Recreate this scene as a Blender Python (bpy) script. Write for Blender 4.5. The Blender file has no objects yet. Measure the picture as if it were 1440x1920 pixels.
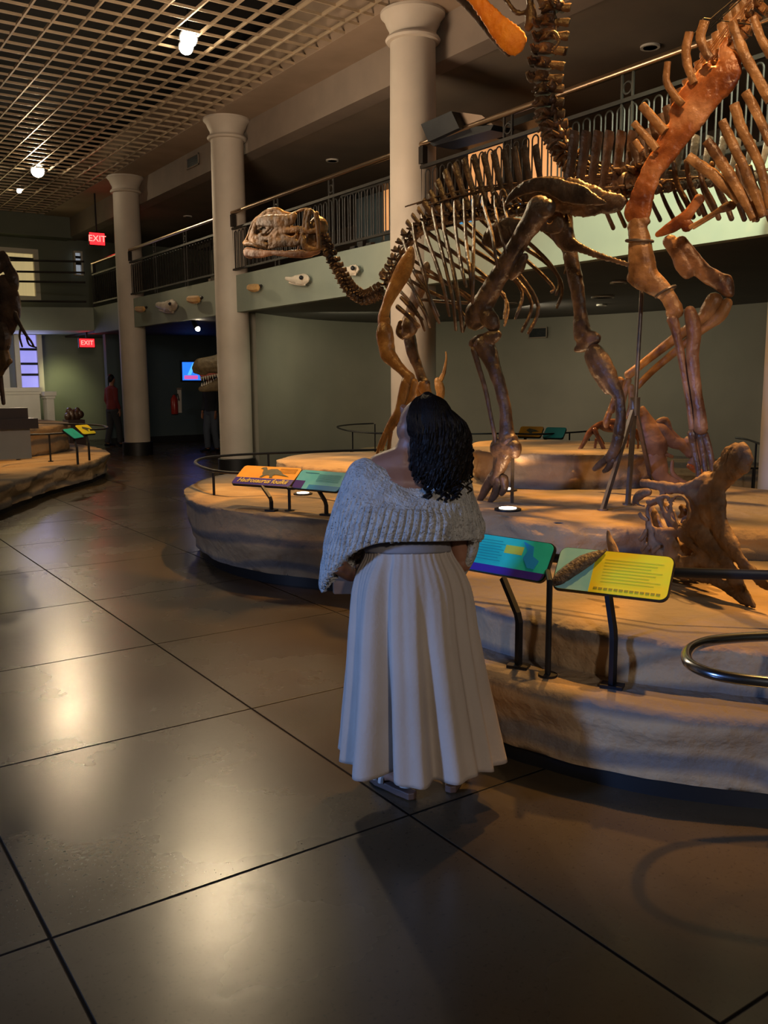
import bpy, bmesh, random
from math import *
from mathutils import Vector, Matrix, noise

sc = bpy.context.scene
COL = sc.collection
random.seed(7)

# ------------------------------------------------------------------ camera
F = 1677.0
YAW, PIT, ROLL, EYE = radians(34.3), radians(8.55), radians(-0.38), 1.62
_f0 = Vector((sin(YAW), cos(YAW), 0)); _r0 = Vector((cos(YAW), -sin(YAW), 0)); _u0 = Vector((0, 0, 1))
FWD = _f0 * cos(PIT) - _u0 * sin(PIT)
_up = _u0 * cos(PIT) + _f0 * sin(PIT)
RGT = _r0 * cos(ROLL) + _up * sin(ROLL)
UPV = _up * cos(ROLL) - _r0 * sin(ROLL)
CAM = Vector((0, 0, EYE))
cd = bpy.data.cameras.new('camera')
cam = bpy.data.objects.new('camera', cd); COL.objects.link(cam)
cam.matrix_world = Matrix(((RGT.x, UPV.x, -FWD.x, CAM.x), (RGT.y, UPV.y, -FWD.y, CAM.y), (RGT.z, UPV.z, -FWD.z, CAM.z), (0, 0, 0, 1)))
cd.sensor_fit = 'VERTICAL'; cd.sensor_height = 24.0; cd.lens = 24.0 * F / 1920.0
cd.clip_start = 0.05; cd.clip_end = 200
sc.camera = cam
sc.view_settings.view_transform = 'Standard'; sc.view_settings.look = 'None'
sc.view_settings.gamma = 1.0; sc.view_settings.use_curve_mapping = False
sc.view_settings.exposure = 0.18

# ------------------------------------------------------------------ world and lights
w = bpy.data.worlds.new('world'); sc.world = w; w.use_nodes = True
w.node_tree.nodes['Background'].inputs[0].default_value = (0.60, 0.56, 0.50, 1)
w.node_tree.nodes['Background'].inputs[1].default_value = 0.02

def light(kind, loc, power, color, target=None, size=0.1, angle=60, blend=0.5, name='scene_light', size_y=None):
    d = bpy.data.lights.new(name, kind); d.energy = power; d.color = color
    if kind == 'AREA':
        d.size = size
        if size_y: d.shape = 'RECTANGLE'; d.size_y = size_y
    else:
        d.shadow_soft_size = size
    if kind == 'SPOT':
        d.spot_size = radians(angle); d.spot_blend = blend
    o = bpy.data.objects.new(name, d); COL.objects.link(o); o.location = loc
    if target is not None:
        o.rotation_euler = (Vector(target) - Vector(loc)).to_track_quat('-Z', 'Y').to_euler()
    return o

WARM = (1.0, 0.70, 0.38); AMBER = (1.0, 0.49, 0.12); COOL = (0.22, 0.42, 1.0); NEUT = (1.0, 0.76, 0.46)
# the two ceiling spots seen in the open grid (their mirror images lie on the floor)
light('SPOT', (4.65, 11.0, 5.66), 640, NEUT, (1.6, 3.6, 0), 0.13, 100, 0.9)
light('SPOT', (4.85, 19.3, 5.66), 800, NEUT, (2.0, 7.0, 0), 0.13, 100, 0.9)
# exhibit track spots over the hall, aimed at the skeletons and the rock
light('SPOT', (1.9, 4.4, 5.2), 130, AMBER, (3.7, 4.5, 4.6), 0.06, 34, 0.6)
light('SPOT', (1.2, 7.6, 5.5), 250, AMBER, (4.1, 6.3, 2.0), 0.06, 48, 0.6)
light('SPOT', (0.9, 4.8, 5.5), 40, WARM, (4.2, 4.5, 1.6), 0.06, 52, 0.6)
light('SPOT', (2.6, 1.6, 5.6), 430, (1.0, 0.55, 0.24), (5.0, 3.1, 2.8), 0.05, 38, 0.6)
light('SPOT', (5.2, 4.4, 5.6), 1500, AMBER, (4.1, 3.9, 0.6), 0.08, 50, 0.7)
light('SPOT', (5.2, 7.6, 5.6), 1300, AMBER, (4.15, 6.9, 0.6), 0.08, 46, 0.7)
light('SPOT', (4.4, 2.2, 5.6), 1000, AMBER, (3.75, 2.15, 0.5), 0.08, 36, 0.7)
# wall washer on the right of the balcony front and the lower back wall
light('SPOT', (4.2, 3.0, 5.5), 1900, (0.95, 1.0, 0.68), (6.5, 5.2, 3.0), 0.2, 42, 0.8)
light('SPOT', (2.4, 8.4, 5.5), 120, (0.75, 0.95, 0.8), (6.5, 11.2, 3.0), 0.2, 50, 0.9)
light('AREA', (9.9, 10.6, 2.6), 34, (1.0, 0.90, 0.62), (12.6, 9.6, 1.2), 0.8)
light('AREA', (8.2, 13.0, 2.6), 26, (0.95, 0.92, 0.6), (9.4, 15.0, 1.0), 1.0)
# daylight from the tall windows behind and to the left of the visitor
light('SPOT', (-4.6, 3.0, 2.3), 1100, COOL, (2.5, 3.2, 0.15), 0.35, 32, 0.5)
light('SPOT', (-4.6, 4.6, 2.3), 420, (0.42, 0.56, 1.0), (3.1, 6.9, 0.0), 0.35, 19, 0.6)
light('AREA', (-0.6, -4.2, 3.8), 105, (1.0, 0.86, 0.74), (2.8, 2.2, 0.6), 0.35)  # warm back light added behind the visitor, not daylight
# added hall fill: unseen area light just under the open grid
light('AREA', (0.5, 9.0, 5.5), 8, (1.0, 0.74, 0.50), (2.2, 8.0, 0), 7.0, size_y=14.0)
# added area light, no fixture, brightens the columns and the ceiling beam
light('AREA', (2.6, 8.5, 3.2), 150, (1.0, 0.74, 0.50), (6.5, 10.5, 4.6), 1.5)
light('SPOT', (0.8, 13.0, 5.5), 800, AMBER, (2.6, 15.2, 0.5), 0.1, 60, 0.8)  # amber spot added to brighten the left rock platform
light('AREA', (4.6, 21.6, 1.9), 14, (1.0, 0.86, 0.62), (4.9, 23.6, 1.3), 0.6)  # added area light that lifts the pale far piers
light('SPOT', (6.2, 23.4, 2.2), 60, (1.0, 0.95, 0.45), (6.6, 25.2, 0.9), 0.3, 70, 0.9)

# ------------------------------------------------------------------ pixel rays -> points in the place
def ray(px, py):
    return FWD * F + RGT * (px - 720) - UPV * (py - 960)
def atz(px, py, z): d = ray(px, py); return CAM + d * ((z - EYE) / d.z)
def atX(px, py, X): d = ray(px, py); return CAM + d * (X / d.x)
def atY(px, py, Y): d = ray(px, py); return CAM + d * (Y / d.y)
def atD(px, py, D): return CAM + ray(px, py) * (D / F)
def vplane(a, b):
    """vertical plane through two ground points; returns f(px,py,off), off>0 is further away"""
    a = Vector((a[0], a[1], 0)); b = Vector((b[0], b[1], 0))
    t = (b - a).normalized(); n = Vector((-t.y, t.x, 0))
    if n.dot(a) < 0: n = -n
    def f(px, py, off=0.0):
        d = ray(px, py); return CAM + d * (((a + n * off) - CAM).dot(n) / d.dot(n))
    f.n = n; f.t = t; f.a = a
    return f
def depth(p): return (Vector(p) - CAM).dot(FWD)

# ------------------------------------------------------------------ materials
MATS = {}
def mat(name, c1, c2=None, scale=6.0, rough=0.6, metal=0.0, bump=0.0, bscale=None, detail=6, spec=0.5, emit=None, estr=0.0, stops=(0.35, 0.65), coat=0.0, stretch=None):
    m = bpy.data.materials.new(name); m.use_nodes = True; nt = m.node_tree; N = nt.nodes; L = nt.links
    b = N['Principled BSDF']
    b.inputs['Base Color'].default_value = (*c1, 1); b.inputs['Roughness'].default_value = rough
    b.inputs['Metallic'].default_value = metal; b.inputs['Specular IOR Level'].default_value = spec
    b.inputs['Coat Weight'].default_value = coat
    tc = N.new('ShaderNodeTexCoord'); vec = tc.outputs['Object']
    if stretch:
        mp = N.new('ShaderNodeMapping'); mp.inputs['Scale'].default_value = stretch
        L.new(vec, mp.inputs['Vector']); vec = mp.outputs['Vector']
    if c2 is not None:
        n = N.new('ShaderNodeTexNoise'); n.inputs['Scale'].default_value = scale; n.inputs['Detail'].default_value = detail
        L.new(vec, n.inputs['Vector'])
        r = N.new('ShaderNodeValToRGB'); r.color_ramp.elements[0].position = stops[0]; r.color_ramp.elements[1].position = stops[1]
        r.color_ramp.elements[0].color = (*c1, 1); r.color_ramp.elements[1].color = (*c2, 1)
        L.new(n.outputs['Fac'], r.inputs['Fac']); L.new(r.outputs['Color'], b.inputs['Base Color'])
    if bump > 0:
        n2 = N.new('ShaderNodeTexNoise'); n2.inputs['Scale'].default_value = bscale or scale * 3; n2.inputs['Detail'].default_value = 8
        L.new(vec, n2.inputs['Vector'])
        bp = N.new('ShaderNodeBump'); bp.inputs['Strength'].default_value = bump; bp.inputs['Distance'].default_value = 0.02
        L.new(n2.outputs['Fac'], bp.inputs['Height']); L.new(bp.outputs['Normal'], b.inputs['Normal'])
    if emit:
        b.inputs['Emission Color'].default_value = (*emit, 1); b.inputs['Emission Strength'].default_value = estr
    MATS[name] = m
    return m

M_col = mat('plaster_column', (0.45, 0.40, 0.34), (0.52, 0.46, 0.39), 2, 0.6, bump=0.05)
M_beam = mat('plaster_beam', (0.27, 0.20, 0.14), (0.34, 0.25, 0.18), 1.5, 0.8)
M_bulk = mat('plaster_bulkhead', (0.20, 0.16, 0.13), (0.25, 0.20, 0.16), 1.5, 0.8)
M_ceil = mat('ceiling_paint_brown', (0.15, 0.12, 0.09), (0.19, 0.15, 0.11), 1.2, 0.85)
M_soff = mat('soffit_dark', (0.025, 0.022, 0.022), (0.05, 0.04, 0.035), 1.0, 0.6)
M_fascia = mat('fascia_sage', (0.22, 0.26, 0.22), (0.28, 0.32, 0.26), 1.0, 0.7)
M_wall = mat('wall_olive', (0.185, 0.175, 0.145), (0.225, 0.21, 0.17), 0.8, 0.75, bump=0.03)
M_wallfar = mat('wall_far_green', (0.14, 0.16, 0.13), (0.18, 0.20, 0.15), 0.8, 0.75)
M_blue = mat('wall_dark_teal', (0.05, 0.08, 0.10), (0.07, 0.10, 0.11), 1.0, 0.8)
M_dark = mat('plenum_black', (0.012, 0.012, 0.014), None, rough=0.9)
M_black = mat('painted_black_steel', (0.006, 0.007, 0.010), (0.012, 0.013, 0.017), 8, 0.45, spec=0.35)
M_plinth = mat('black_base_rubber', (0.006, 0.007, 0.009), None, rough=0.5)
M_iron = mat('wrought_iron', (0.010, 0.009, 0.008), (0.018, 0.015, 0.012), 8, 0.5, spec=0.35)
M_brass = mat('brass_rail', (0.42, 0.30, 0.20), None, rough=0.28, metal=1.0)
M_steel = mat('brushed_steel', (0.42, 0.46, 0.52), None, rough=0.22, metal=1.0)
M_grey = mat('grey_steel_pole', (0.16, 0.14, 0.13), (0.22, 0.19, 0.17), 20, 0.4, metal=0.6)
M_white = mat('white_trim', (0.62, 0.58, 0.50), (0.70, 0.66, 0.58), 2, 0.6)
M_grid = mat('grid_metal', (0.40, 0.31, 0.21), (0.52, 0.40, 0.27), 3, 0.45, metal=0.3)
M_bulb = mat('lamp_glow', (1, 0.9, 0.7), None, emit=(1.0, 0.84, 0.58), estr=60)
M_bulbs = mat('downlight_glow', (1, 0.9, 0.75), None, emit=(1.0, 0.88, 0.68), estr=6)
M_exit = mat('exit_red', (0.5, 0.01, 0.01), None, emit=(1.0, 0.015, 0.02), estr=2.6)
M_exitd = mat('exit_letters', (0.9, 0.1, 0.08), None, emit=(1.0, 0.10, 0.08), estr=5.0)

def rock(name, a, b_, c):
    m = mat(name, a, b_, 1.6, 0.9, bump=1.0, bscale=14, detail=10, stops=(0.3, 0.7), spec=0.25)
    nt = m.node_tree; N = nt.nodes; L = nt.links; bs = N['Principled BSDF']
    ramp = [n for n in N if n.type == 'VALTORGB'][0]
    e = ramp.color_ramp.elements.new(0.5); e.color = (*c, 1)
    tc = [n for n in N if n.type == 'TEX_COORD'][0]
    # strata bands by height, wobbling
    sep = N.new('ShaderNodeSeparateXYZ'); L.new(tc.outputs['Object'], sep.inputs[0])
    nz = N.new('ShaderNodeTexNoise'); nz.inputs['Scale'].default_value = 0.9; L.new(tc.outputs['Object'], nz.inputs['Vector'])
    ma = N.new('ShaderNodeMath'); ma.operation = 'MULTIPLY_ADD'; ma.inputs[1].default_value = 0.35
    L.new(nz.outputs['Fac'], ma.inputs[0]); L.new(sep.outputs['Z'], ma.inputs[2])
    wv = N.new('ShaderNodeMath'); wv.operation = 'SINE'; mu = N.new('ShaderNodeMath'); mu.operation = 'MULTIPLY'; mu.inputs[1].default_value = 27
    L.new(ma.outputs[0], mu.inputs[0]); L.new(mu.outputs[0], wv.inputs[0])
    mr = N.new('ShaderNodeMapRange'); mr.inputs['From Min'].default_value = 0.2; mr.inputs['From Max'].default_value = 0.9
    mr.inputs['To Min'].default_value = 0.0; mr.inputs['To Max'].default_value = 0.85
    L.new(wv.outputs[0], mr.inputs['Value'])
    mx = N.new('ShaderNodeMix'); mx.data_type = 'RGBA'; mx.inputs['B'].default_value = (0.13, 0.125, 0.125, 1)
    L.new(mr.outputs[0], mx.inputs['Factor']); L.new(ramp.outputs['Color'], mx.inputs['A']); L.new(mx.outputs['Result'], bs.inputs['Base Color'])
    # thin cracks
    vo = N.new('ShaderNodeTexVoronoi'); vo.feature = 'DISTANCE_TO_EDGE'; vo.inputs['Scale'].default_value = 0.8
    ad = N.new('ShaderNodeMix'); ad.data_type = 'VECTOR'; ad.inputs['Factor'].default_value = 0.35
    nv = N.new('ShaderNodeTexNoise'); nv.inputs['Scale'].default_value = 3.0
    L.new(tc.outputs['Object'], nv.inputs['Vector']); L.new(tc.outputs['Object'], ad.inputs['A']); L.new(nv.outputs['Color'], ad.inputs['B'])
    L.new(ad.outputs['Result'], vo.inputs['Vector'])
    cr = N.new('ShaderNodeMapRange'); cr.inputs['From Max'].default_value = 0.02; L.new(vo.outputs['Distance'], cr.inputs['Value'])
    bump = [n for n in N if n.type == 'BUMP'][0]
    b2 = N.new('ShaderNodeBump'); b2.inputs['Strength'].default_value = 0.4; b2.inputs['Distance'].default_value = 0.010
    L.new(cr.outputs[0], b2.inputs['Height']); L.new(bump.outputs['Normal'], b2.inputs['Normal']); L.new(b2.outputs['Normal'], bs.inputs['Normal'])
    return m
M_rock = rock('sandstone_rock', (0.31, 0.215, 0.125), (0.50, 0.37, 0.22), (0.42, 0.295, 0.17))

def bone(name, a, b_, c, rough, spec=0.5, scale=7):
    m = mat(name, a, b_, scale, rough, bump=0.6, bscale=22, detail=10, stops=(0.32, 0.68), spec=spec)
    ramp = [n for n in m.node_tree.nodes if n.type == 'VALTORGB'][0]
    e = ramp.color_ramp.elements.new(0.5); e.color = (*c, 1)
    return m
M_bone1 = bone('fossil_brown', (0.040, 0.024, 0.015), (0.19, 0.115, 0.068), (0.085, 0.052, 0.032), 0.38)
M_bone1s = bone('fossil_head_ochre', (0.05, 0.03, 0.014), (0.34, 0.19, 0.07), (0.15, 0.085, 0.032), 0.42)
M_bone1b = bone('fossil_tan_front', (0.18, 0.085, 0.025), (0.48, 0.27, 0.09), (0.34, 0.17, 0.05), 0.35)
M_bone2 = bone('fossil_amber', (0.10, 0.045, 0.02), (0.50, 0.28, 0.12), (0.30, 0.155, 0.06), 0.32)
M_bone2d = bone('fossil_foreleg_brown', (0.09, 0.042, 0.022), (0.36, 0.20, 0.11), (0.20, 0.10, 0.05), 0.3)
M_bone2o = bone('fossil_orange_lower_jaw', (0.66, 0.19, 0.015), (0.86, 0.34, 0.03), (0.76, 0.26, 0.02), 0.5)
M_bone2r = bone('fossil_red_brown', (0.13, 0.035, 0.012), (0.60, 0.30, 0.14), (0.36, 0.12, 0.035), 0.28, scale=5)
M_bone3 = bone('fossil_umber', (0.09, 0.055, 0.032), (0.34, 0.22, 0.13), (0.20, 0.125, 0.072), 0.6, spec=0.3, scale=6)
M_bone4 = bone('fossil_dark_bronze', (0.05, 0.028, 0.02), (0.16, 0.09, 0.05), (0.09, 0.05, 0.03), 0.22)

# floor: polished concrete slabs with saw-cut joints
def floor_mat():
    m = bpy.data.materials.new('polished_concrete'); m.use_nodes = True; nt = m.node_tree; N = nt.nodes; L = nt.links
    b = N['Principled BSDF']; tc = N.new('ShaderNodeTexCoord'); O = tc.outputs['Object']
    n1 = N.new('ShaderNodeTexNoise'); n1.inputs['Scale'].default_value = 0.9; n1.inputs['Detail'].default_value = 9; n1.inputs['Roughness'].default_value = 0.6
    L.new(O, n1.inputs['Vector'])
    r1 = N.new('ShaderNodeValToRGB'); r1.color_ramp.elements[0].position = 0.3; r1.color_ramp.elements[1].position = 0.72
    r1.color_ramp.elements[0].color = (0.042, 0.032, 0.018, 1); r1.color_ramp.elements[1].color = (0.074, 0.057, 0.034, 1)
    L.new(n1.outputs['Fac'], r1.inputs['Fac'])
    sp = N.new('ShaderNodeTexNoise'); sp.inputs['Scale'].default_value = 60; sp.inputs['Detail'].default_value = 4; L.new(O, sp.inputs['Vector'])
    rs = N.new('ShaderNodeMapRange'); rs.inputs['From Min'].default_value = 0.3; rs.inputs['From Max'].default_value = 0.42
    rs.inputs['To Min'].default_value = 0.72; rs.inputs['To Max'].default_value = 1.0
    L.new(sp.outputs['Fac'], rs.inputs['Value'])
    mu = N.new('ShaderNodeMix'); mu.data_type = 'RGBA'; mu.blend_type = 'MULTIPLY'; mu.inputs['Factor'].default_value = 1
    L.new(r1.outputs['Color'], mu.inputs['A']); L.new(rs.outputs[0], mu.inputs['B']); L.new(mu.outputs['Result'], b.inputs['Base Color'])
    n2 = N.new('ShaderNodeTexNoise'); n2.inputs['Scale'].default_value = 1.1; n2.inputs['Detail'].default_value = 5; n2.inputs['Roughness'].default_value = 0.5
    L.new(O, n2.inputs['Vector'])
    rr = N.new('ShaderNodeMapRange'); rr.inputs['From Min'].default_value = 0.3; rr.inputs['From Max'].default_value = 0.7
    rr.inputs['To Min'].default_value = 0.235; rr.inputs['To Max'].default_value = 0.295
    L.new(n2.outputs['Fac'], rr.inputs['Value']); L.new(rr.outputs[0], b.inputs['Roughness'])
    b.inputs['Specular IOR Level'].default_value = 0.55
    n3 = N.new('ShaderNodeTexNoise'); n3.inputs['Scale'].default_value = 14; n3.inputs['Detail'].default_value = 8; L.new(O, n3.inputs['Vector'])
    bp = N.new('ShaderNodeBump'); bp.inputs['Strength'].default_value = 0.05; bp.inputs['Distance'].default_value = 0.01
    L.new(n3.outputs['Fac'], bp.inputs['Height']); L.new(bp.outputs['Normal'], b.inputs['Normal'])
    return m
M_floor = floor_mat()
M_joint = mat('joint_sealant', (0.018, 0.014, 0.010), None, rough=0.4)

# ------------------------------------------------------------------ mesh builder
def crom(pts, n):
    """Catmull-Rom through tuples of any length"""
    P = [pts[0]] + list(pts) + [pts[-1]]; out = []
    for i in range(1, len(P) - 2):
        for k in range(n):
            t = k / n; r = []
            for a, b, c, d in zip(P[i-1], P[i], P[i+1], P[i+2]):
                r.append(0.5 * ((2*b) + (-a+c)*t + (2*a-5*b+4*c-d)*t*t + (-a+3*b-3*c+d)*t*t*t))
            out.append(tuple(r))
    out.append(tuple(pts[-1]))
    return out

class MB:
    def __init__(s): s.v = []; s.f = []; s.mi = []; s.cur = 0
    def add(s, vs, fs):
        o = len(s.v); s.v += [Vector(x) for x in vs]
        for f in fs: s.f.append([i + o for i in f]); s.mi.append(s.cur)
        return s
    def box(s, lo, hi, rz=0, c=None):
        vs = [Vector((x, y, z)) for x in (lo[0], hi[0]) for y in (lo[1], hi[1]) for z in (lo[2], hi[2])]
        if rz:
            c = Vector(c) if c else Vector(((lo[0]+hi[0])/2, (lo[1]+hi[1])/2, 0)); R = Matrix.Rotation(rz, 3, 'Z')
            vs = [R @ (v - c) + c for v in vs]
        return s.add(vs, [(0,1,3,2),(4,6,7,5),(0,4,5,1),(2,3,7,6),(0,2,6,4),(1,5,7,3)])
    def tube(s, pts, rad, seg=8, ref=None, flat=1.0, closed=False, cap=True, jit=0.0):
        """sweep an ellipse; rad = number or list; flat = radius along ref / radius across"""
        pts = [Vector(p) for p in pts]; n = len(pts)
        if not isinstance(rad, (list, tuple)): rad = [rad] * n
        ref = Vector(ref) if ref is not None else None
        prev = None; rings = []
        for i, p in enumerate(pts):
            a = pts[(i-1) % n] if (closed or i) else p; b = pts[(i+1) % n] if (closed or i < n-1) else p
            t = (b - a)
            t = t.normalized() if t.length > 1e-9 else Vector((0, 0, 1))
            if ref is not None:
                u = t.cross(ref)
                u = u.normalized() if u.length > 1e-4 else (prev or t.orthogonal().normalized())
            elif prev is None: u = t.orthogonal().normalized()
            else:
                u = prev - t * prev.dot(t); u = u.normalized() if u.length > 1e-6 else t.orthogonal().normalized()
            prev = u; w_ = t.cross(u)
            r = rad[i] if i < len(rad) else rad[-1]
            ring = []
            for k in range(seg):
                an = 2*pi*k/seg; q = r * (1 + (random.uniform(-jit, jit) if jit else 0))
                ring.append(p + u*cos(an)*q + w_*sin(an)*q*flat)
            rings.append(ring)
        vs = [v for r_ in rings for v in r_]; fs = []
        m = n if closed else n - 1
        for i in range(m):
            j = (i+1) % n
            for k in range(seg):
                k2 = (k+1) % seg; fs.append((i*seg+k, i*seg+k2, j*seg+k2, j*seg+k))
        if cap and not closed:
            fs.append(tuple(range(seg))[::-1]); fs.append(tuple((n-1)*seg + k for k in range(seg)))
        return s.add(vs, fs)
    def rings(s, rings, capa=False, capb=False, closed=True):
        seg = len(rings[0]); fs = []
        for i in range(len(rings)-1):
            for k in range(seg if closed else seg-1):
                k2 = (k+1) % seg; fs.append((i*seg+k, i*seg+k2, (i+1)*seg+k2, (i+1)*seg+k))
        if capa: fs.append(tuple(range(seg))[::-1])
        if capb: fs.append(tuple((len(rings)-1)*seg + k for k in range(seg)))
        return s.add([v for r in rings for v in r], fs)
    def lathe(s, c, prof, seg=32):
        R = [[Vector((c[0]+r*cos(2*pi*k/seg), c[1]+r*sin(2*pi*k/seg), z)) for k in range(seg)] for r, z in prof]
        return s.rings(R, True, True)
    def ball(s, c, r, seg=14, rows=8, rot=None):
        if not isinstance(r, (list, tuple)): r = (r, r, r)
        c = Vector(c); R = []
        for i in range(rows+1):
            ph = -pi/2 + pi*i/rows; q = max(cos(ph), 0.02)
            ring = []
            for k in range(seg):
                v = Vector((r[0]*q*cos(2*pi*k/seg), r[1]*q*sin(2*pi*k/seg), r[2]*sin(ph)))
                ring.append(c + (rot @ v if rot else v))
            R.append(ring)
        return s.rings(R, True, True)
    def prism(s, poly, d):
        """polygon of 3d points extruded by vector d"""
        n = len(poly); d = Vector(d); a = [Vector(p) for p in poly]
        return s.add(a + [p + d for p in a], [tuple(range(n))[::-1], tuple(range(n, 2*n))] + [(i, (i+1) % n, n+(i+1) % n, n+i) for i in range(n)])
    def build(s, name, m, parent=None, smooth=True, bevel=0, remesh=0, sm=0, disp=0, angle=40):
        me = bpy.data.meshes.new(name)
        off = Vector((0, 0, 0)); p = parent
        while p is not None: off += p.location; p = p.parent
        me.from_pydata([v - off for v in s.v], [], s.f); me.update()
        ms = m if isinstance(m, (list, tuple)) else [m]
        for x in ms: me.materials.append(x)
        if len(ms) > 1:
            for p_, i in zip(me.polygons, s.mi): p_.material_index = i
        bm = bmesh.new(); bm.from_mesh(me); bmesh.ops.recalc_face_normals(bm, faces=bm.faces); bm.to_mesh(me); bm.free()
        o = bpy.data.objects.new(name, me); COL.objects.link(o)
        if remesh:
            md = o.modifiers.new('r', 'REMESH'); md.mode = 'VOXEL'; md.voxel_size = remesh; md.adaptivity = 0
            if sm:
                ms_ = o.modifiers.new('s', 'SMOOTH'); ms_.iterations = sm; ms_.factor = 0.5
            bpy.context.view_layer.update()
            ev = o.evaluated_get(bpy.context.evaluated_depsgraph_get())
            nm = bpy.data.meshes.new_from_object(ev); o.modifiers.clear(); o.data = nm
            nm.materials.clear()
            for x in ms: nm.materials.append(x)
            if disp:
                for v in nm.vertices:
                    nn = noise.fractal(v.co * 9.0, 0.8, 2.1, 4) * disp
                    v.co += v.normal * nn
            me = nm
        if smooth:
            me.polygons.foreach_set('use_smooth', [True] * len(me.polygons))
            if not remesh:
                try: me.set_sharp_from_angle(angle=radians(angle))
                except Exception: pass
        if bevel:
            b = o.modifiers.new('bevel', 'BEVEL'); b.width = bevel; b.segments = 2; b.limit_method = 'ANGLE'
        if parent is not None: o.parent = parent
        return o

def thing(name, label, cat, loc=(0, 0, 0), group=None):
    o = bpy.data.objects.new(name, None); COL.objects.link(o); o.location = loc
    o.empty_display_size = 0.1
    o['label'] = label; o['category'] = cat
    if group: o['group'] = group
    bpy.context.view_layer.update()
    return o
def tag(o, label, cat, group=None):
    o['label'] = label; o['category'] = cat
    if group: o['group'] = group
    return o
def struct(name, mb, m, **k):
    o = mb.build(name, m, None, **k); o['kind'] = 'structure'; return o

# bone swept through pixel-traced points on a plane; widths given in photo pixels
def bpath(pf, pts, off=0.0, n=4, flat=0.8):
    """pts: (px,py,w[,doff]) -> 3d points, radii"""
    pts = [(p[0], p[1], p[2], p[3] if len(p) > 3 else 0.0) for p in pts]
    c = crom(pts, n)
    P = [pf(a[0], a[1], off + a[3]) for a in c]; R = []
    m = len(c)
    for i, a in enumerate(c):      # photo width -> true width in the plane of the bone
        u = c[max(0, i-1)]; v = c[min(m-1, i+1)]; dx, dy = v[0]-u[0], v[1]-u[1]; L_ = hypot(dx, dy) or 1
        nx, ny = -dy/L_, dx/L_; w2 = max(a[2], 1.0)/2
        pl = (pf(a[0]+nx*w2, a[1]+ny*w2, off+a[3])-pf(a[0]-nx*w2, a[1]-ny*w2, off+a[3])).length/2
        s = w2*depth(P[i])/F; q2 = min(1.0, (s/pl)**2); R.append(s/sqrt(q2+flat*flat*(1-q2)))
    return P, R
def bsweep(mb, pf, pts, off=0.0, flat=0.8, n=4, seg=10, jit=0.0, ends=True):
    P, R = bpath(pf, pts, off, n, flat)
    if ends:                       # rounded ends
        a = (P[0]-P[1]).normalized(); b = (P[-1]-P[-2]).normalized()
        P = [P[0]+a*R[0]*0.7, P[0]+a*R[0]*0.4] + P + [P[-1]+b*R[-1]*0.4, P[-1]+b*R[-1]*0.7]
        R = [R[0]*0.35, R[0]*0.8] + R + [R[-1]*0.8, R[-1]*0.35]
    mb.tube(P, R, seg, ref=pf.n, flat=flat, jit=jit)
def bonepart(name, parent, m, pf, paths, off=0.0, flat=0.8, n=4, seg=10, remesh=0, sm=3, disp=0.0, jit=0.03, ends=True):
    mb = MB()
    for p in paths: bsweep(mb, pf, p, off, flat, n, seg, jit=jit, ends=ends)
    return mb.build(name, m, parent, remesh=remesh, sm=sm, disp=disp)
# joints drawn in the slab material itself (distance to the nearest saw cut)
nt = M_floor.node_tree; N = nt.nodes; L = nt.links; bs = N['Principled BSDF']
sep = N.new('ShaderNodeSeparateXYZ'); L.new([n for n in N if n.type == 'TEX_COORD'][0].outputs['Object'], sep.inputs[0])
def line(sock, off, pitch):
    a = N.new('ShaderNodeMath'); a.operation = 'SUBTRACT'; a.inputs[1].default_value = off; L.new(sock, a.inputs[0])
    b = N.new('ShaderNodeMath'); b.operation = 'PINGPONG'; b.inputs[1].default_value = pitch / 2; L.new(a.outputs[0], b.inputs[0])
    return b.outputs[0]
mn = N.new('ShaderNodeMath'); mn.operation = 'MINIMUM'
L.new(line(sep.outputs['X'], 0.543, 1.30), mn.inputs[0]); L.new(line(sep.outputs['Y'], 2.545, 1.335), mn.inputs[1])
lt = N.new('ShaderNodeMapRange'); lt.inputs['From Min'].default_value = 0.0035; lt.inputs['From Max'].default_value = 0.007
lt.inputs['To Min'].default_value = 1; lt.inputs['To Max'].default_value = 0; L.new(mn.outputs[0], lt.inputs['Value'])
mx = N.new('ShaderNodeMix'); mx.data_type = 'RGBA'; mx.inputs['B'].default_value = (0.004, 0.003, 0.002, 1)
src = bs.inputs['Base Color'].links[0].from_socket
L.new(lt.outputs[0], mx.inputs['Factor']); L.new(src, mx.inputs['A']); L.new(mx.outputs['Result'], bs.inputs['Base Color'])
rx = N.new('ShaderNodeMix'); rx.data_type = 'FLOAT'; rx.inputs['B'].default_value = 0.85
L.new(lt.outputs[0], rx.inputs['Factor']); L.new(bs.inputs['Roughness'].links[0].from_socket, rx.inputs['A']); L.new(rx.outputs['Result'], bs.inputs['Roughness'])
sx = N.new('ShaderNodeMapRange'); sx.inputs['To Min'].default_value = 0.55; sx.inputs['To Max'].default_value = 0.08
L.new(lt.outputs[0], sx.inputs['Value']); L.new(sx.outputs[0], bs.inputs['Specular IOR Level'])
b2 = N.new('ShaderNodeBump'); b2.invert = True; b2.inputs['Strength'].default_value = 0.6; b2.inputs['Distance'].default_value = 0.006
L.new(lt.outputs[0], b2.inputs['Height']); L.new(bs.inputs['Normal'].links[0].from_socket, b2.inputs['Normal']); L.new(b2.outputs['Normal'], bs.inputs['Normal'])

# ================================================================== THE BUILDING
struct('floor', MB().box((-7, -6, -0.2), (16, 27, 0)), M_floor)
struct('ceiling', MB().box((-7, -6, 6.9), (16, 27, 7.0)), M_dark)
XC, CR = 6.54, 0.275
ZB, ZT, ZS = 5.77, 5.81, 2.70
YE = 24.4
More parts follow.
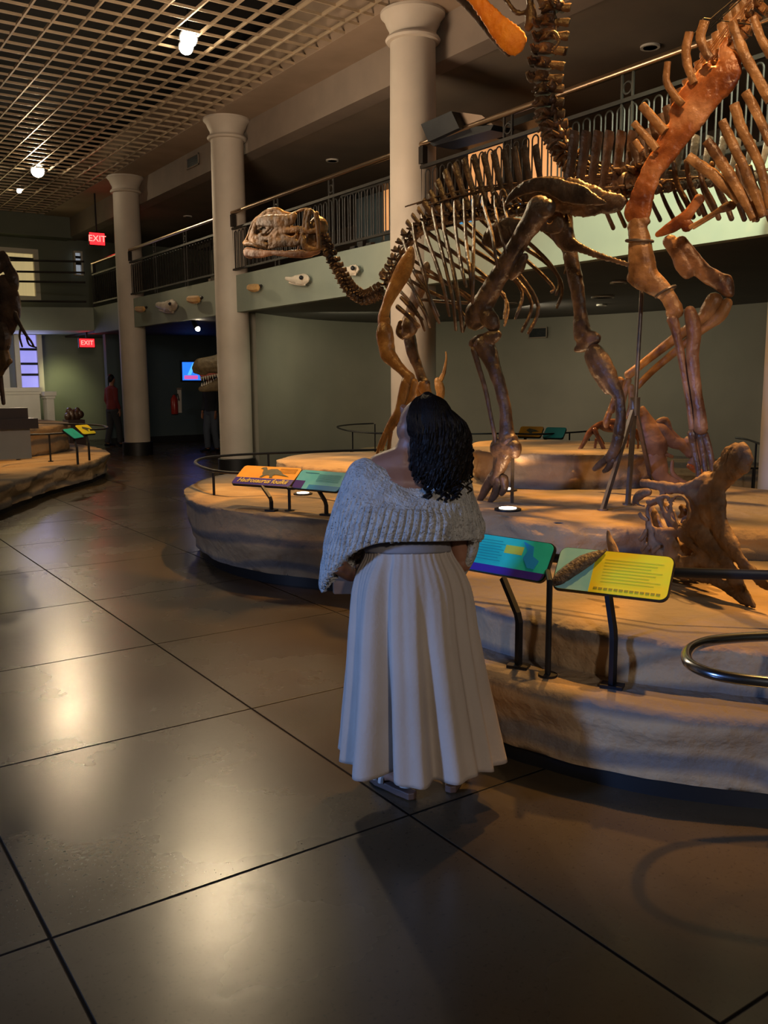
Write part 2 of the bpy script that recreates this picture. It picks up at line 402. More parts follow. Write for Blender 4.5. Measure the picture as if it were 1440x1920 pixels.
# open metal grid
g = MB()
x = 6.03
while x > -6: g.box((x-0.011, -3, ZB), (x+0.011, YE, ZT)); x -= 0.32
y = -2.9
while y < YE: g.box((-6, y-0.0075, ZB+0.005), (6.22, y+0.0075, ZT-0.004)); y += 0.32
gr = g.build('ceiling_grid', M_grid, smooth=False); gr['kind'] = 'structure'
gr.name = 'ceiling_open_grid'
struct('trim_beam', MB().box((6.22, -6, ZB), (6.86, 27, 6.5)), M_beam, smooth=False)
struct('wall_bulkhead', MB().box((6.86, -6, 5.28), (7.15, 27, 6.5)), M_bulk, smooth=False)
struct('ceiling_balcony', MB().box((7.15, -6, 5.30), (13.4, 27, 5.5)), M_ceil, smooth=False)
struct('wall_balcony_back', MB().box((12.2, -6, ZS+0.45), (12.4, 27, 5.5)), M_ceil, smooth=False)
# balcony slab with its sage front
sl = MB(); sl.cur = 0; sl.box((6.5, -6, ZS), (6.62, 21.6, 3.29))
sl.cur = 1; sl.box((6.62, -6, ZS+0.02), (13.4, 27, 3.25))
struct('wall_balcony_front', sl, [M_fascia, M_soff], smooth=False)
# far end gallery: slab front, corner, back walls
struct('wall_gallery_end', MB().prism([(6.5, 21.6, ZS+0.06), (6.62, 27, ZS+0.06), (-7, 27, ZS+0.06), (-7, 22.3, ZS+0.06), (4.8, 22.3, ZS+0.06)], (0, 0, 0.53)), M_fascia, smooth=False)
struct('wall_gallery_back', MB().box((-7, 25.0, 3.2), (13, 25.2, 6.9)), M_wallfar, smooth=False)
struct('wall_gallery_lintel', MB().box((-7, YE, 5.25), (6.9, 25.0, 6.9)), M_wallfar, smooth=False)
struct('wall_left', MB().box((-7, -6, 0), (-6.8, 27, 7)), M_wallfar, smooth=False)
struct('wall_end', MB().box((-7, 24.6, 0), (8.0, 24.8, 3.0)), M_wallfar, smooth=False)
struct('wall_passage', MB().box((7.0, 22.4, 0), (13.0, 22.6, 2.72)), M_blue, smooth=False)
struct('baseboard_passage', MB().box((7.0, 22.36, 0), (13.0, 22.4, 0.16)), M_plinth, smooth=False)
struct('wall_right_end', MB().box((13.2, -6, 0), (13.4, 27, 7)), M_wall, smooth=False)
struct('wall_behind_visitor', MB().box((-7, -6.2, 0), (13.4, -6, 7)), M_wallfar, smooth=False)
# curved back wall under the balcony
wp = crom([(6.95, 14.02), (8.6, 15.05), (10.3, 15.35), (11.3, 14.5), (12.2, 12.7), (12.75, 10.3), (12.75, 8.1), (12.6, 5.0), (12.5, 1.0), (12.5, -3.0)], 6)
bw = MB(); n = len(wp)
out = []
for i, p in enumerate(wp):
    a = wp[max(0, i-1)]; b = wp[min(n-1, i+1)]; t = Vector((b[0]-a[0], b[1]-a[1])).normalized(); out.append((p[0]-t.y*0.15, p[1]+t.x*0.15))
bw.rings([[Vector((p[0], p[1], 0)), Vector((p[0], p[1], ZS+0.03)), Vector((q[0], q[1], ZS+0.03)), Vector((q[0], q[1], 0))] for p, q in zip(wp, out)], True, True)
struct('wall_back', bw, M_wall, angle=60)

# columns
def column(Y, label, plinth=True):
    t = thing('column', label, 'column', (XC, Y, 0), 'round plaster columns along the balcony')
    c = (XC, Y)
    prof = [(CR+0.02, 0.0), (CR+0.02, 0.05), (CR, 0.10), (CR, 1.5), (CR, 3.0), (CR-0.003, 4.4), (CR-0.012, 5.50)]
    MB().lathe(c, prof, 40).build('shaft', M_col, t)
    MB().lathe(c, [(CR-0.01, 5.44), (CR+0.03, 5.45), (CR+0.045, 5.475), (CR+0.03, 5.50), (CR-0.005, 5.51), (CR, 5.58), (CR+0.03, 5.63), (CR+0.06, 5.70), (CR+0.10, 5.74), (CR+0.10, ZB)], 40).build('capital', M_col, t)
    if plinth:
        MB().lathe(c, [(CR+0.045, 0.0), (CR+0.045, 0.27), (CR+0.02, 0.28)], 40).build('base', M_plinth, t)
    return t
column(3.9, 'thick pale column at the right edge of the view beyond the large grey brown skull', False)
column(8.93, 'pale column rising behind the ribcage and front legs of the duck-billed skeleton')
column(14.05, 'pale column just left of the duck-billed skull, hiding the open-mouthed dinosaur head')
column(19.06, 'farthest pale column, beside the upper red exit sign, with a dark base')

# balcony railing, one run per bay
ZH = 4.27
def railing(y0, y1, label):
    t = thing('balcony_railing', label, 'railing', (6.47, (y0+y1)/2, 3.29), 'iron railings between the balcony columns')
    X = 6.47
    h = MB().tube([(X, y0, ZH), (X, y1, ZH)], 0.032, 12); h.build('handrail', M_brass, t)
    MB().box((X-0.02, y0, ZH-0.27), (X+0.02, y1, ZH-0.235)).box((X-0.02, y0, 3.36), (X+0.02, y1, 3.39)).build('rail_bar', M_iron, t, smooth=False)
    n = max(1, round((y1-y0)/1.55))
    for i in range(n+1):
        y = y0 + (y1-y0)*i/n
        p = MB()
        for d in (-0.06, 0.06): p.tube([(X, y+d, 3.29), (X, y+d, ZH-0.02)], 0.014, 8)
        p.tube([(X, y+0.05*cos(a), 4.12+0.05*sin(a)) for a in [2*pi*k/14 for k in range(14)]], 0.011, 6, closed=True)
        p.build('post', M_iron, t)
    b = MB(); y = y0 + 0.13
    while y < y1 - 0.12:      # arched bars
        w2 = 0.042
        P = [(X, y-w2, 3.38)] + [(X, y-w2*cos(a), 3.93+w2*sin(a)) for a in [pi*k/8 for k in range(9)]] + [(X, y+w2, 3.38)]
        b.tube(P, 0.0085, 5)
        y += 0.135
    b.build('arched_infill', M_iron, t)
    # dark boxing under the handrail where the rail meets the column
    MB().box((X-0.035, y1-0.14, ZH-0.22), (X+0.035, y1-0.02, ZH-0.03)).build('bracket', M_iron, t, smooth=False)
railing(4.1, 8.74, 'iron balcony railing with brass handrail right of the middle column, behind the skeletons')
railing(9.1, 13.86, 'iron balcony railing behind the duck-billed skull, between the two nearer columns')
railing(14.25, 18.9, 'dim iron balcony railing between the two far columns')
railing(-1.0, 3.7, 'brass topped balcony railing at the upper right behind the large ribs')
railing(19.25, 21.4, 'short iron balcony railing left of the farthest column')
# straight railing across the far gallery
t = thing('gallery_railing', 'dark horizontal railing across the far end gallery at upper left', 'railing', (1, 22.2, 3.35))
mb = MB()
for z in (4.33, 4.08, 3.86, 3.42): mb.tube([(-6.5, 22.3, z), (4.8, 22.25, z), (6.35, 21.6, z)], 0.024, 8)
mb.build('rail_bar', M_iron, t)
mb = MB()
for i in range(8): mb.tube([(-6.3+i*1.55, 22.3, 3.29), (-6.3+i*1.55, 22.3, 4.35)], 0.022, 8)
mb.build('post', M_iron, t)
mb = MB()
for i in range(70): mb.tube([(-6.4+i*0.16, 22.3, 3.42), (-6.4+i*0.16, 22.3, 3.86)], 0.008, 4)
mb.build('infill', M_iron, t)

# wall vents
def vent(name, label, c, u, nrm, w_, h_):
    t = thing(name, label, 'vent', c); c = Vector(c); u = Vector(u); nrm = Vector(nrm); z = Vector((0, 0, 1))
    f = MB()
    for a, b in (((-w_, -h_), (w_, -h_+0.02)), ((-w_, h_-0.02), (w_, h_)), ((-w_, -h_), (-w_+0.02, h_)), ((w_-0.02, -h_), (w_, h_))):
        f.prism([c+u*a[0]+z*a[1], c+u*b[0]+z*a[1], c+u*b[0]+z*b[1], c+u*a[0]+z*b[1]], nrm*0.02)
    f.build('frame', M_bulk, t, smooth=False)
    s = MB(); k = -h_+0.03
    while k < h_-0.02: s.prism([c+u*(-w_)+z*k, c+u*w_+z*k, c+u*w_+z*(k+0.008), c+u*(-w_)+z*(k+0.008)], nrm*0.012); k += 0.022
    s.prism([c+u*(-w_)-z*h_, c+u*w_-z*h_, c+u*w_+z*h_, c+u*(-w_)+z*h_], nrm*0.003)
    s.build('louvre', M_black, t, smooth=False)
c = atX(362, 303, 6.845); vent('wall_vent', 'small dark vent on the bulkhead left of the capital', c, (0, 1, 0), (-1, 0, 0), 0.28, 0.10)
pw = vplane((12.2, 12.7), (12.7, 10.3)); c = pw(1011, 624) - pw.n*0.04
vent('wall_vent', 'grey air vent high on the olive back wall under the balcony', c, pw.t, -pw.n, 0.21, 0.10)

# downlights in the balcony ceiling and the soffit
def downlight(px, py, z, label, grp, r=0.07, on=True):
    c = atz(px, py, z); t = thing('downlight', label, 'ceiling light', c, grp)
    MB().lathe(c, [(r+0.03, c.z-0.012), (r+0.03, c.z+0.01), (r, c.z+0.01), (r, c.z-0.012)], 24).build('trim_ring', M_white, t)
    MB().lathe(c, [(r-0.005, c.z-0.006), (r-0.005, c.z+0.004)], 20).build('lens', M_bulbs if on else M_white, t)
downlight(352, 406, 5.29, 'lit downlight in the balcony ceiling near the second column', 'balcony downlights')
downlight(1219, 88, 5.29, 'downlight with a bright ring above the right balcony handrail', 'balcony downlights', 0.08)
downlight(623, 301, 5.29, 'unlit downlight in the brown balcony ceiling right of the second column', 'balcony downlights', 0.08, False)
SL = 'pale discs in the dark soffit'
downlight(1130, 557, ZS+0.005, 'largest pale soffit disc, left of the walking skeleton far leg', SL, 0.13, False)
downlight(1160, 530, ZS+0.005, 'small pale soffit disc above the larger one under the balcony', SL, 0.07, False)
downlight(958, 568, ZS+0.005, 'pale soffit disc between femur and tail of the duck-billed skeleton', SL, 0.07, False)
downlight(1128, 572, ZS+0.005, 'thin pale soffit disc just below the largest disc', SL, 0.05, False)
downlight(312, 632, ZS+0.005, 'faint soffit disc right of the farthest column', SL, 0.12, False)

# grid spot lamps
def spotlamp(c, label, aim, grp='lamps in the open ceiling grid', r=0.075, glow=M_bulb):
    c = Vector(c); t = thing('spot_lamp', label, 'lamp', c, grp)
    a = (Vector(aim)-c).normalized()
    MB().tube([c-a*0.02, c-a*0.10, c-a*0.22], [r*1.15, r*1.05, r*0.6], 18).build('housing', M_black, t)
    MB().tube([c-a*0.3+Vector((0, 0, .25)), c-a*0.14], 0.012, 8).build('stem', M_black, t)
    MB().ball(c-a*0.005, r, 16, 10).build('bulb', glow, t)
spotlamp((4.65, 11.0, 5.74), 'brightest ceiling lamp hanging in the open grid above the second column', (1.6, 3.6, 0), r=0.10)
spotlamp((4.76, 11.35, 5.76), 'second bulb touching the brightest ceiling lamp, slightly behind it', (1.6, 3.6, 0), r=0.085)
spotlamp((4.85, 19.3, 5.74), 'far ceiling lamp glowing above the left exhibit', (2, 9, 0), r=0.12)
spotlamp(atz(36, 358, 5.76), 'tiny farthest ceiling lamp below the far glowing one', (2, 9, 0), r=0.05)
spotlamp(atz(371, 617, 2.56), 'small yellowish lamp under the balcony between the far columns', (7.5, 14, 0), 'lamps under the balcony', 0.045)
light('SPOT', atz(371, 620, 2.45), 40, (1.0, 0.85, 0.4), (7.2, 14.0, 0.6), 0.05, 90, 0.7)

# exit signs
def exit_sign(c, w_, h_, label, ztop, u=(1, 0, 0), nrm=(0, -1, 0)):
    c = Vector(c); u = Vector(u).normalized(); nrm = Vector(nrm).normalized(); z = Vector((0, 0, 1))
    t = thing('exit_sign', label, 'exit sign', c, 'red exit signs')
    q = lambda x0, z0, x1, z1: [c+u*x0+z*z0, c+u*x1+z*z0, c+u*x1+z*z1, c+u*x0+z*z1]
    MB().prism(q(-w_-0.02, -h_-0.02, w_+0.02, h_+0.02), -nrm*0.05).prism(q(-0.015, h_, 0.015, ztop-c.z), -nrm*0.03).build('housing', M_black, t, smooth=False)
    MB().prism(q(-w_, -h_, w_, h_), nrm*0.012).build('red_panel', M_exit, t, smooth=False)
    cu = bpy.data.curves.new('exit_text', 'FONT'); cu.body = 'EXIT'; cu.size = h_*1.5; cu.align_x = 'CENTER'; cu.align_y = 'CENTER'; cu.extrude = 0.004
    o = bpy.data.objects.new('tmp', cu); COL.objects.link(o); bpy.context.view_layer.update()
    me = bpy.data.meshes.new_from_object(o.evaluated_get(bpy.context.evaluated_depsgraph_get())); bpy.data.objects.remove(o)
    R = Matrix((u, z, nrm)).transposed()
    for v in me.vertices: v.co = R @ v.co + nrm*0.016
    me.materials.clear(); me.materials.append(M_exitd)
    l = bpy.data.objects.new('lettering', me); COL.objects.link(l); l.parent = t
    light('POINT', c+nrm*0.25, 0.9, (1.0, 0.03, 0.02), size=0.1)
exit_sign(atY(182, 448, 21.0), 0.17, 0.13, 'upper red exit sign left of the farthest column', 5.80)
exit_sign(atY(163, 643, 22.6), 0.18, 0.10, 'lower red exit sign hanging under the gallery by the green wall', 2.78)
# ================================================================== PLATFORMS
def rimpoly(pts, n=16, closed=True):
    P = list(pts); m = len(P); out = []
    for i in range(m):
        a, b, c, d = P[(i-1) % m], P[i], P[(i+1) % m], P[(i+2) % m]
        for k in range(n):
            t = k/n
            out.append(tuple(0.5*((2*b[j])+(-a[j]+c[j])*t+(2*a[j]-5*b[j]+4*c[j]-d[j])*t*t+(-a[j]+3*b[j]-3*c[j]+d[j])*t**3) for j in (0, 1)))
    return out
def offpoly(P, d):
    n = len(P); out = []
    for i in range(n):
        a = Vector(P[i-1]); b = Vector(P[(i+1) % n]); t = (b-a).normalized()
        out.append((P[i][0]-t.y*d, P[i][1]+t.x*d))
    return out
def slabrock(name, P, z0, z1, parent, m, bulge=0.05, wob=0.02, seed=0, rows=16):
    """rock tier: outline P (counter-clockwise), bulging eroded side, slightly uneven top"""
    mb = MB(); R = []
    def d(p, z): return noise.fractal(Vector((p[0]*1.3, p[1]*1.3, z*4+seed)), 0.9, 2.0, 4) + 0.35*noise.fractal(Vector((p[0]*5, p[1]*5, z*11+seed)), 0.9, 2.0, 3) - 0.8*max(0, abs(noise.noise(Vector((p[0]*1.1, p[1]*1.1, seed*3.0))))*-6+0.5)
    N_ = len(P); nor = []
    for i in range(N_):
        a = Vector(P[i-1]); b = Vector(P[(i+1) % N_]); t = (b-a).normalized(); nor.append(Vector((t.y, -t.x)))
    for r in range(rows+1):
        f = r/rows; z = z0+(z1-z0)*f
        prof = bulge*f + 0.012*sin(f*9+seed) - 0.02*max(0, sin(f*13+seed+0.8*sin(p[0]*1.7+seed)) if False else 0)
        if f > 0.93: prof -= (f-0.93)*0.35
        ring = []
        for p, q in zip(P, nor):
            o = prof + wob*d(p, z)
            ring.append(Vector((p[0]+q.x*o, p[1]+q.y*o, z - (0.008 if r == rows else 0))))
        R.append(ring)
    ins = offpoly(P, 0.05)
    R.append([Vector((p[0], p[1], z1)) for p in ins])
    mb.rings(R, True, True)
    return mb.build(name, m, parent, angle=70)

plat = thing('exhibit_platform', 'large curved artificial sandstone platform carrying the dinosaur skeletons', 'platform', (4.5, 4.5, 0))
low = rimpoly([(2.98, 3.9), (2.62, 3.25), (2.47, 2.80), (2.53, 2.50), (2.62, 2.26), (2.74, 2.05), (2.95, 1.80), (3.25, 1.50), (3.9, 1.1), (5.2, 0.6), (6.1, 0.5), (6.1, 3.6), (4.2, 4.2)])
mid = rimpoly([(4.15, 9.05), (3.55, 8.45), (3.22, 7.9), (3.06, 7.25), (3.04, 6.75), (3.15, 6.28), (3.38, 5.85), (3.55, 5.3), (3.45, 4.6), (3.1, 3.95), (2.80, 3.4), (2.70, 3.0), (2.78, 2.68), (2.86, 2.42), (3.02, 2.12), (3.4, 1.72), (4.2, 1.4), (5.4, 1.25), (6.1, 1.5), (6.1, 5), (5.95, 8.3), (5.3, 9.2)])
top = rimpoly([(4.55, 8.6), (4.25, 7.9), (4.3, 7.2), (4.5, 6.6), (4.35, 6.0), (3.85, 5.5), (3.6, 4.9), (3.6, 4.1), (3.68, 3.68), (3.95, 3.42), (4.45, 3.02), (5.0, 2.6), (5.6, 2.4), (6.05, 2.9), (6.05, 5), (5.85, 8.1), (5.2, 8.8)])
blk = rimpoly([(4.72, 5.55), (4.62, 5.15), (4.75, 4.85), (5.05, 4.62), (5.4, 4.48), (5.8, 4.6), (5.95, 5.1), (5.85, 5.7), (5.3, 6.1)])
def ground_plinth(name, P, h, d, parent):
    mb = MB(); Q = offpoly(P, d); mb.rings([[Vector((p[0], p[1], 0.0)) for p in Q], [Vector((p[0], p[1], h)) for p in Q]], True, True)
    mb.build(name, M_plinth, parent, angle=60)
slabrock('lower_ledge', low, 0.075, 0.38, plat, M_rock, 0.05, 0.022, 1)
slabrock('middle_tier', mid, 0.080, 0.58, plat, M_rock, 0.10, 0.026, 4)
slabrock('upper_tier', top, 0.55, 0.78, plat, M_rock, 0.02, 0.05, 8)
slabrock('rock_mound', blk, 0.75, 1.06, plat, M_rock, 0.03, 0.05, 11)
ground_plinth('black_base', low, 0.10, 0.02, plat)
ground_plinth('black_base', mid, 0.11, 0.04, plat)

# left exhibit
lp = thing('exhibit_platform', 'distant artificial rock platform at the left edge below the glowing window', 'platform', (2.5, 15, 0))
l1 = rimpoly([(-3, 12.6), (-0.5, 10.4), (1.2, 10.6), (2.2, 11.5), (3.2, 13.1), (4.25, 14.4), (4.9, 16.2), (4.7, 18.5), (3, 19.5), (-2, 19.5)])
l2 = rimpoly([(-3, 15.2), (0, 14.2), (2.2, 14.4), (3.3, 15.2), (4.25, 16.2), (4.45, 17.6), (4.1, 18.4), (2.7, 19), (-2, 19)])
slabrock('lower_ledge', l1, 0.07, 0.38, lp, M_rock, 0.05, 0.06, 21)
slabrock('rock_tier', l2, 0.36, 0.86, lp, M_rock, 0.05, 0.08, 25)
ground_plinth('black_base', l1, 0.10, 0.03, lp)

# in-ground uplights
def uplight(px, py, z, label, P=6, aim=None, col=(1, 0.6, 0.3)):
    c = atz(px, py, z); c.z = z + 0.002
    t = thing('uplight', label, 'floor light', c, 'round uplights sunk in the rock platform')
    MB().lathe(c, [(0.085, z), (0.085, z+0.012), (0.06, z+0.014)], 24).build('bezel', M_black, t)
    MB().lathe(c, [(0.055, z+0.012), (0.055, z+0.018), (0.03, z+0.022)], 20).build('lens', M_bulbs, t)
    if P: light('SPOT', c+Vector((0, 0, 0.04)), P, col, aim if aim else c+Vector((0, 0, 1)), 0.04, 120, 0.6)
uplight(952, 957, 0.78, 'glowing round uplight right of the hind foot', 14, (4.0, 4.6, 2.2))
uplight(568, 927, 0.58, 'glowing round uplight behind the blue information panel', 26, (3.9, 7.0, 2.4), (1, 0.5, 0.2))
uplight(948, 920, 0.78, 'glowing round uplight half hidden behind the hind foot', 20, (4.4, 4.6, 2.4))

# ------------------------------------------------------------------ barrier rails (black steel) round the platform
ZR = 0.885
def rail(name, label, pts, z, posts, feet, r=0.014, cat='barrier', grp=None, m=M_black, flatbar=False, bend=0.0):
    c = pts[len(pts)//2]; t = thing(name, label, cat, (c[0], c[1], feet), grp)
    P = [(p[0], p[1], z) for p in crom(pts, 8)]
    MB().tube(P, r*1.3, 8, ref=(0, 0, 1), flat=0.75).build('top_rail', m, t)
    for q in posts:
        mb = MB()
        if bend: 
            mb.tube([(q[0], q[1], feet), (q[0], q[1], feet+(z-feet)*0.8), (q[0]+bend[0], q[1]+bend[1], z)], r*0.95, 8)
        else: mb.tube([(q[0], q[1], feet), (q[0], q[1], z)], r*0.9, 8)
        mb.build('post', m, t)
        MB().lathe(q, [(0.04, feet-0.004), (0.04, feet+0.008)], 16).build('foot_plate', m, t)
    return t
ZL_ = 0.785
left_rail = [tuple(atz(x_, y_, ZL_)[:2]) for x_, y_ in ((680, 902), (645, 895), (600, 889), (550, 886), (500, 886), (450, 887), (410, 884), (382, 877), (367, 869), (372, 862), (395, 857), (440, 853), (500, 850), (560, 848), (640, 845), (720, 843))]
rail('barrier_rail', 'thin black barrier rail curving round the left end of the sandstone platform', left_rail, ZL_,
     [tuple(atz(400, 886, ZL_)[:2]), tuple(atz(503, 850, ZL_)[:2]), tuple(atz(658, 844.5, ZL_)[:2])], 0.56)
pa = atz(543, 958, .58)
rail('barrier_post', 'slim black post standing between the orange and the blue panel', [(pa.x, pa.y+.02), (pa.x+.01, pa.y), (pa.x+.03, pa.y-.03)], 0.76, [(pa.x, pa.y)], 0.58, cat='post')
pb = atz(1027, 1265, .385)
# flat rail right of the yellow panel, and the slim post between the near panels
ZQ = 0.80
ra, rb = atz(1262, 1073, ZQ), atz(1500, 1080, ZQ)
t = thing('barrier_rail', 'flat black barrier bar running right from the yellow panel in front of the big skull', 'barrier', (rb.x, rb.y, 0.38))
MB().tube([atz(860, 1025, ZQ), atz(1036, 1046, ZQ), ra, rb, rb+Vector((0.5, -0.35, 0))], 0.008, 8, ref=(0, 0, 1), flat=2.7).build('top_rail', M_black, t)
MB().tube([(rb.x, rb.y, ZQ), (rb.x, rb.y, 0.38)], 0.014, 8).build('post', M_black, t)
t = thing('barrier_post', 'slim black post standing between the two near information panels', 'post', (pb.x, pb.y, 0.38))
MB().tube([pb, pb+Vector((0, 0, .40)), atz(1022, 1045, ZQ)], 0.0125, 8).build('post', M_black, t)
MB().lathe(pb, [(0.04, 0.378), (0.04, 0.390)], 16).build('foot_plate', M_black, t)
# rear rails seen between the legs
def pxrail(name, label, pts, z, posts, zf, r=0.012, grp='black rails behind the skeletons'):
    P = [tuple(atz(p[0], p[1], z)[:2]) for p in pts]
    Q = [tuple(atz(p[0], p[1], z)[:2]) for p in posts]
    return rail(name, label, P, z, Q, zf, r, grp=grp)
pxrail('barrier_rail', 'small looped black rail left of the raised hand, by the back wall', [(700, 794), (660, 796), (633, 800), (650, 807), (700, 812), (735, 812)], 0.85, [(661, 807), (703, 795)], 0.3)
pxrail('barrier_rail', 'long black rear rail passing behind the hind leg and small panels', [(860, 814), (940, 813), (1010, 814), (1070, 811), (1110, 808)], 0.85, [(1068, 811), (1105, 808)], 0.3)
pxrail('barrier_rail', 'lower black rear rail crossing behind the hind leg', [(820, 834), (900, 832), (1000, 831), (1080, 834)], 0.64, [(1005, 831)], 0.3)
pxrail('barrier_rail', 'black rail behind the crest of the large skull at right', [(1380, 821), (1400, 824), (1425, 832), (1450, 838)], 0.85, [(1418, 830)], 0.0)
pxrail('barrier_rail', 'lower black rail at the right edge beside the thick column', [(1340, 880), (1380, 878), (1420, 878), (1440, 879)], 0.45, [(1412, 878)], 0.0)
rearp = thing('exhibit_platform', 'low rock platform against the back wall, seen between the skeleton legs', 'platform', (9.5, 10, 0))
rp = rimpoly([(7.6, 12.6), (7.4, 11.6), (8.2, 10.9), (9.2, 9.9), (9.9, 8.6), (10.4, 7.4), (11.4, 6.6), (12.3, 7.2), (12.4, 9.8), (11.7, 12.6), (10.3, 14.4), (8.6, 13.9)])
slabrock('rock_tier', rp, 0.0, 0.30, rearp, M_rock, 0.03, 0.06, 31)

# round steel guard loop, lower right
t = thing('guard_loop', 'shiny steel tubular guard loop at the lower right edge before the platform', 'guard rail', (2.8, 1.5, 0))
zl = 0.69
cpx = [(1500, 1192), (1440, 1193), (1380, 1196), (1330, 1202), (1298, 1214), (1287, 1230), (1296, 1247), (1330, 1262), (1380, 1272), (1440, 1279), (1520, 1286)]
P = [atz(a[0], a[1], zl) for a in crom(cpx, 6)]
P = P + [P[-1]+Vector((0.35, -0.28, 0)), P[-1]+Vector((0.55, -0.32, 0)), P[-1]+Vector((0.6, -0.2, 0))]
MB().tube(P, 0.0185, 16).build('steel_tube', M_steel, t)
q = atz(1437, 1250, zl); g0 = atz(1500, 1200, zl)
MB().tube([(g0.x, g0.y, zl), (g0.x, g0.y, 0.36)], 0.016, 12).build('post', M_grey, t)
MB().tube([P[-1]-Vector((0.05, 0.05, 0)), (P[-1].x, P[-1].y, 0.0)], 0.016, 12).build('post', M_grey, t)
# ================================================================== INFORMATION PANELS
def flat_col(name, c, e=0.0, rough=0.35):
    if name in MATS: return MATS[name]
    return mat(name, c, None, rough=rough, coat=0.2)
P_yel = mat('print_yellow', (0.66, 0.74, 0.02), (0.86, 0.66, 0.01), 5, 0.6, stretch=(1, 1, 3))
P_cyan = mat('print_cyan', (0.20, 0.60, 0.70), (0.40, 0.76, 0.78), 6, 0.35)
P_teal = mat('print_teal', (0.01, 0.54, 0.46), (0.02, 0.68, 0.60), 6, 0.6)
P_teal2 = mat('print_teal_dark', (0.01, 0.25, 0.27), None, rough=0.6)
P_ind = mat('print_indigo', (0.055, 0.03, 0.34), None, rough=0.35)
P_ora = mat('print_orange', (0.80, 0.36, 0.0), (0.86, 0.42, 0.01), 6, 0.6)
P_blu = mat('print_blue', (0.02, 0.34, 0.95), None, rough=0.35)
P_lb = mat('print_sky', (0.10, 0.62, 0.95), (0.20, 0.74, 1.0), 5, 0.35)
P_dk = mat('print_ink', (0.03, 0.035, 0.03), None, rough=0.4)
P_dino = mat('print_dino_green', (0.07, 0.09, 0.05), (0.12, 0.11, 0.06), 30, 0.4)
P_lime = mat('print_lime', (0.55, 0.66, 0.08), None, rough=0.4)
P_gold = mat('print_gold', (0.85, 0.72, 0.12), None, rough=0.4)

class Face:
    """a tilted plate: local u across, v up the slope, w out of the face"""
    def __init__(s, BL, BR, TL, th=0.016):
        s.o = Vector(BL); s.u = (Vector(BR)-s.o); s.W = s.u.length; s.u.normalize()
        v = Vector(TL)-s.o; v = v - s.u*v.dot(s.u); s.H = v.length; s.v = v.normalized()
        s.w = s.u.cross(s.v); s.th = th
        if s.w.z < 0: s.w = -s.w
    def p(s, a, b, c=0.0): return s.o+s.u*a*s.W+s.v*b*s.H+s.w*c
    def rrect(s, a0, b0, a1, b1, r=0.0, c=0.0, corners='1111'):
        out = []
        x0, x1, y0, y1 = a0*s.W, a1*s.W, b0*s.H, b1*s.H
        for i, (cx, cy, st) in enumerate(((x1, y0, -90), (x1, y1, 0), (x0, y1, 90), (x0, y0, 180))):
            if r and corners[i] == '1':
                ox = cx-r if cx == x1 else cx+r; oy = cy-r if cy == y1 else cy+r
                for k in range(7):
                    a = radians(st+15*k); out.append(s.o+s.u*(ox+r*cos(a))+s.v*(oy+r*sin(a))+s.w*c)
            else: out.append(s.o+s.u*cx+s.v*cy+s.w*c)
        return out
def text_mesh(name, body, size, m, parent, o, u, v, w_, off=0.003, shear=0.0, bold=0.0):
    cu = bpy.data.curves.new('t', 'FONT'); cu.body = body; cu.size = size; cu.align_x = 'CENTER'; cu.align_y = 'CENTER'; cu.extrude = 0.0006; cu.shear = shear; cu.offset = bold
    ob = bpy.data.objects.new('tmp', cu); COL.objects.link(ob); bpy.context.view_layer.update()
    me = bpy.data.meshes.new_from_object(ob.evaluated_get(bpy.context.evaluated_depsgraph_get())); bpy.data.objects.remove(ob)
    base = Vector((0, 0, 0)); q = parent
    while q is not None: base += q.location; q = q.parent
    for k in me.vertices: k.co = Vector(o)+u*k.co.x+v*k.co.y+w_*(k.co.z+off)-base
    me.materials.clear(); me.materials.append(m)
    l = bpy.data.objects.new(name, me); COL.objects.link(l); l.parent = parent
    return l
def panel(label, BL, BR, TL, base, posts, zb, zt, feet):
    BL, BR, TL = atz(*BL, zb), atz(*BR, zb), atz(*TL, zt)
    fc = Face(BL, BR, TL)
    t = thing('information_panel', label, 'sign', (posts[0][0].x, posts[0][0].y, feet))
    f = MB(); f.prism(fc.rrect(-0.01, -0.02, 1.01, 1.02, 0.034, -0.020), fc.w*0.016)
    bd = f.build('backing_tray', M_black, t, smooth=False)
    MB().prism(fc.rrect(0, 0, 1, 1, 0.03, -0.004), fc.w*0.004).build('printed_face', base, t, smooth=False)
    for (a, foot, kneez) in posts:       # bent leg up to the plate
        topp = a
        mb = MB(); k = Vector((foot.x, foot.y, kneez))
        mb.tube([foot, k-Vector((0, 0, .02)), k+(topp-k).normalized()*0.02, topp], 0.0165, 4)
        mb.build('leg', M_black, t, smooth=False)
        MB().box((foot.x-0.045, foot.y-0.03, feet-0.004), (foot.x+0.045, foot.y+0.03, feet+0.008), rz=radians(-60)).build('foot_plate', M_black, t, smooth=False)
    return t, fc
def patch(t, fc, name, m, *rects, c=0.001, r=0.0, corners='1111', h=0.0012):
    mb = MB()
    for q in rects: mb.prism(fc.rrect(*q, r=r, c=c-0.001, corners=corners), fc.w*h)
    return mb.build(name, m, t, smooth=False)
def blob(t, fc, name, m, pts, c=0.002, h=0.001):
    mb = MB(); mb.prism([fc.p(a, b, c) for a, b in pts], fc.w*h); return mb.build(name, m, t, smooth=False)

